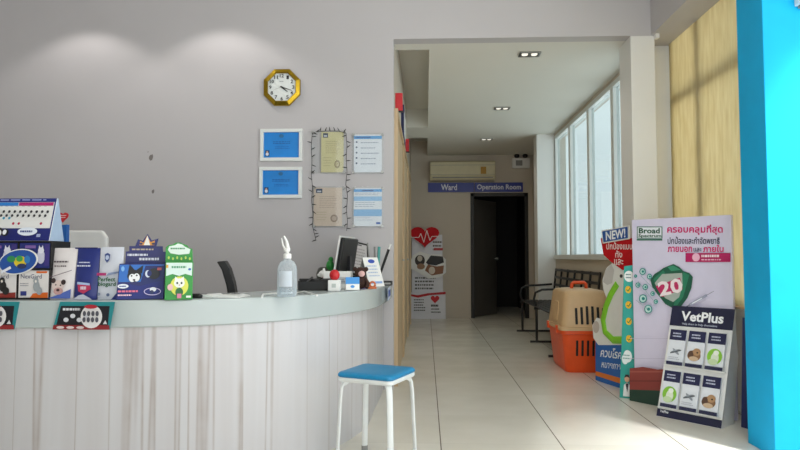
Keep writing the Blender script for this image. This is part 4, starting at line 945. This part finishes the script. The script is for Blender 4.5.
MB().loft([[(-hw + .02, -.25, .6), (hw - .02, -.25, .6), (hw - .02, -.22, .6), (-hw + .02, -.22, .6)], [(-hw, -.265, .85), (hw, -.265, .85), (hw, -.235, .85), (-hw, -.235, .85)], [(-hw, -.285, 1.15), (hw, -.285, 1.15), (hw, -.25, 1.15), (-hw, -.25, 1.15)], [(-hw + .03, -.29, 1.195), (hw - .03, -.29, 1.195), (hw - .03, -.255, 1.195), (-hw + .03, -.255, 1.195)]], M_WHITE).build('backrest', wc, bevel=.015, seg=3)
MB().loft([rr(.2, .22, .43), rr(.22, .24, .45), rr(.21, .23, .48)], M_WHITE).build('seat', wc, smooth=40)
for sx in (-1, 1):
    MB().tube([(sx * .16, -.2, .44), (sx * .16, -.24, .62)], .014, M_WMETAL).build('back_post', wc, smooth=50)
    for sy in (-1, 1): MB().tube([(sx * .17, sy * .18, .44), (sx * .2, sy * .22, 0)], .015, M_WMETAL).build('leg', wc, smooth=50)

# ------------------------------------------------------------------ stool
sc_ = Vector((-.245, 3.205, 0)); ang = math.atan2(-.113, .2775)
stl = thing('stool', 'blue-topped stool with white legs standing before the counter', 'stool', sc_, rz=ang)
hw = .152
def sq(h_, z, r=.03): return rr(h_, h_, z, r, 5)
MB().loft([sq(hw - .006, .418), sq(hw - .001, .424), sq(hw - .001, .438), sq(hw - .006, .442)], M_WMETAL).build('seat_frame', stl, smooth=40)
MB().loft([sq(hw - .004, .440), sq(hw + .001, .446), sq(hw, .455), sq(hw - .006, .462), sq(hw - .03, .466), sq(.05, .464, .01)], M_SEAT).build('seat', stl, smooth=50)
for sx in (-1, 1):
    for sy in (-1, 1):
        rad = Vector((sx, sy, 0)).normalized(); tan = Vector((-rad.y, rad.x, 0)); rings = []
        for d, z in ((.150, .432), (.172, .418), (.184, .39), (.190, .34), (.197, .2), (.207, .012)):
            c0 = rad * d; c0.z = z; rings.append([c0 + rad * (.0085 * math.cos(a)) + tan * (.0155 * math.sin(a)) for a in [2 * math.pi * k / 14 for k in range(14)]])
        o = MB().loft(rings[::-1], M_WMETAL).build('leg', stl, smooth=50)
        c0 = rad * .165
        br = MB(); pts = [(.10, .425), (.178, .425), (.178, .395), (.165, .398), (.14, .415)]
        br.add([rad * p[0] + tan * t_ + Vector((0, 0, p[1])) for t_ in (-.012, .012) for p in pts], [(4, 3, 2, 1, 0), (5, 6, 7, 8, 9)] + [(k, (k + 1) % 5, 5 + (k + 1) % 5, 5 + k) for k in range(5)], M_WMETAL)
        br.build('corner_bracket', stl, bevel=.002)
        cap = []
        for z in (0, .03): cap.append([rad * .207 + Vector((0, 0, z)) + rad * (.011 * math.cos(a)) + tan * (.0175 * math.sin(a)) for a in [2 * math.pi * k / 14 for k in range(14)]])
        MB().loft(cap, M_GREY).build('foot_cap', o, smooth=50)

# ------------------------------------------------------------------ clock and certificates on the back wall
WY = YB
q = at(282.5, 88, Y=WY); sw = WY / FPX
ck = thing('wall_clock', 'gold octagonal wall clock on the grey wall', 'clock', (q.x, WY, q.z))
RO, RI = 20.5 * sw, 15.4 * sw
o8 = lambda r, y: [(r * math.cos(R(22.5 + 45 * k)), y, r * math.sin(R(22.5 + 45 * k))) for k in range(8)]
c8 = MB(); rings = [o8(RO * .97, 0), o8(RO, -.012), o8(RO * .97, -.03), o8(RI * 1.05, -.042), o8(RI, -.036), o8(RI * .99, -.018)]
for k in range(len(rings)): rings[k] = [rings[k][i] for i in range(8)]
c8.loft(rings, M_GOLD, cap=True).build('rim', ck)
MB().prism([(RI * math.cos(R(22.5 + 45 * k)), RI * math.sin(R(22.5 + 45 * k))) for k in range(8)], -.022, -.019, 'Y', ink('dfe4e2')).build('dial', ck)
p_ = Print(None, -.0225)
for k in range(1, 13):
    a = R(90 - 30 * k); x, z = RI * .76 * math.cos(a), RI * .76 * math.sin(a); w2_ = RI * (.08 if k < 10 else .13)
    p_.text(str(k), x - w2_, z + RI * .12, x + w2_, z - RI * .12, ink('16181c'), .02)
p_.scribble(-RI * .15, RI * .42, RI * .15, RI * .34, ink('8a8e92'), 1, .6, 12)
p_.build('numerals', ck)
def hand(nm, ang, ln, w2_, y, m_):
    a = R(90 - ang); MB().prism([(-.15 * ln, -w2_), (ln, -w2_ * .4), (ln, w2_ * .4), (-.15 * ln, w2_)], y - .001, y, 'Y', m_).build(nm, ck).rotation_euler = (0, -a, 0)
hand('hour_hand', 129, RI * .5, .006, -.027, M_BLACK); hand('minute_hand', 109, RI * .72, .0045, -.029, M_BLACK); hand('second_hand', 250, RI * .6, .0012, -.031, M_GREY)

def framed(px0, py0, px1, py1, label):
    a, b2 = at(px0, py1, Y=WY), at(px1, py0, Y=WY); w, h2 = b2.x - a.x, b2.z - a.z
    t = thing('framed_certificate', label, 'certificate', (a.x, WY, a.z), group='white-framed blue certificates')
    f = MB(); e = .028
    f.box(0, -.025, 0, w, 0, e, M_FRAMEW); f.box(0, -.025, h2 - e, w, 0, h2, M_FRAMEW); f.box(0, -.025, e, e, 0, h2 - e, M_FRAMEW); f.box(w - e, -.025, e, w, 0, h2 - e, M_FRAMEW); f.build('frame', t, bevel=.004)
    MB().box(e, -.008, e, w - e, -.002, h2 - e, mat('certificate_blue', '1c84d6', .35, var=.08, scale=9)).build('certificate', t)
    p_ = Print(None, -.0085); p_.rect(e + .012, e + .012, e + .045, e + .06, ink('1a3a6a')).ell(e + .028, e + .03, .012, .014, ink('d8dce6')).ell(e + .028, e + .046, .007, .008, ink('c8a890'))
    p_.scribble(w * .3, h2 * .62, w * .8, h2 * .52, ink('0f56a0'), 2, .4, 3).scribble(w * .35, h2 * .46, w * .75, h2 * .36, ink('0f5cae'), 2, .3, 7).ell(w * .5, h2 * .78, .018, .014, ink('2a6a9c')); p_.build('certificate_print', t)
framed(260.5, 129, 303, 161.5, 'upper blue certificate in a white frame below the gold clock')
framed(259.5, 167, 302.5, 198.5, 'lower blue certificate in a white frame below the gold clock')
def acrylic(px0, py0, px1, py1, sx0, sx1, label, kind):
    a, b2 = at(px0, py1, Y=WY), at(px1, py0, Y=WY); w, h2 = b2.x - a.x, b2.z - a.z
    t = thing('acrylic_certificate', label, 'certificate', (a.x, WY, a.z), group='certificates under clear acrylic')
    u0, u1 = w * (sx0 - px0) / (px1 - px0), w * (sx1 - px0) / (px1 - px0)
    colr = {'cream': 'd2ca9c', 'pink': 'd0beae', 'white': 'dde2ea', 'table': 'dde2ea'}[kind]
    MB().box(u0, -.018, .01, u1, -.016, h2 - .01, mat('paper_' + kind, colr, .7, var=.03)).build('paper', t)
    MB().box(0, -.026, 0, w, -.020, h2, M_ACRYLIC).build('cover_sheet', t)
    for cx in (.012, w - .012):
        for cz in (.012, h2 - .012):
            o_ = MB(); o_.tube([(cx, 0, cz), (cx, -.032, cz)], .010, M_CHROME, 10); o_.build('standoff_bolt', t, smooth=40)
    p_ = Print(lambda u, v_: (u0 + u * (u1 - u0), .01 + v_ * (h2 - .02)), -.0185, .0002)
    if kind in ('cream', 'pink'):
        p_.rect(.08, .86, .3, .97, ink('2a3a5a')).rect(.12, .88, .26, .92, ink('c8ccd4')).scribble(.2, .78, .85, .45, ink('a89a78' if kind == 'cream' else 'a89488'), 7, .25, 4).ell(.72, .2, .13, .1, ink('9a8e6c' if kind == 'cream' else '9a8676')).ell(.72, .2, .08, .06, ink('c0b48c' if kind == 'cream' else 'bca898')).scribble(.1, .38, .5, .12, ink('b0a480'), 4, .2, 5)
    elif kind == 'white':
        p_.rect(0, .88, 1, .96, ink('4a9ad8')).rect(.05, .9, .6, .94, ink('2a70b4'))
        for i in range(5): p_.ell(.1, .8 - i * .14, .035, .025, ink('4a5a7a'), 10); p_.scribble(.25, .8 - i * .14, .9, .76 - i * .14, ink('7a8aa4'), 1, .5, i)
    else:
        p_.rect(0, .9, 1, .97, ink('4a9ad8')).rect(.3, .92, .7, .95, ink('1f4f8e')).rect(0, .66, 1, .78, ink('8ab8e0')).rect(0, .26, 1, .44, ink('7ab0de')).scribble(.05, .88, .95, .8, ink('8a98ac'), 2, .3, 2).scribble(.05, .64, .9, .48, ink('9aa8bc'), 3, .3, 3).scribble(.05, .24, .7, .12, ink('b8c4d4'), 2, .3, 4).rect(.8, .05, .95, .1, ink('2a58a8'))
    p_.build('paper_print', t)
acrylic(311.5, 131, 346, 174, 321.5, 344, 'cream certificate under acrylic, at the top within the string of lights', 'cream')
acrylic(313, 186.5, 345.5, 227.5, 314, 342.5, 'pinkish certificate under acrylic, hung below the cream one', 'pink')
acrylic(352, 133.5, 384, 174, 354, 382, 'white notice with a blue header under acrylic, top right by the hall corner', 'white')
acrylic(352.5, 187, 384, 227.5, 354, 382, 'white notice with blue bands under acrylic, bottom right by the hall corner', 'table')
# fairy lights
pth = [(316, 241), (315, 236), (312.5, 226), (313, 214), (311.5, 200), (312.5, 188), (311.5, 176), (312, 160), (311.2, 145), (312.5, 133), (318, 131.5), (328, 131), (338, 131), (346, 133), (347, 145), (346.2, 158), (347, 172), (345.8, 184), (347.5, 196), (346.5, 210), (347.5, 222), (346.5, 231)]
q = at(329, 131, Y=WY)
fl = thing('string_lights', 'dark string of tiny unlit lights strung around the cream certificates', 'string lights', (q.x, WY, q.z))
base = Vector((q.x, WY, q.z)); pts3 = [at(a, b2, Y=WY - .042) - base for a, b2 in pth]
MB().tube(pts3, .0022, M_BLACK, 6).build('wire', fl, smooth=60)
bulb = None; rg = random.Random(5)
for i in range(len(pts3) - 1):
    for f_ in (.2, .7):
        pos = pts3[i].lerp(pts3[i + 1], f_); ang = rg.choice((0, 180)) + rg.uniform(-40, 40)
        if 9 < i < 13: ang = 90 + rg.uniform(-50, 50)
        if bulb is None:
            bulb = MB().tube([(0, 0, 0), (.016, 0, 0), (.034, 0, 0)], [.003, .0042, .0015], M_BLACK, 6).build('bulb', fl, smooth=60); o = bulb
        else: o = dup(bulb, fl)
        o.location = pos; o.rotation_euler = (0, R(-ang), 0)
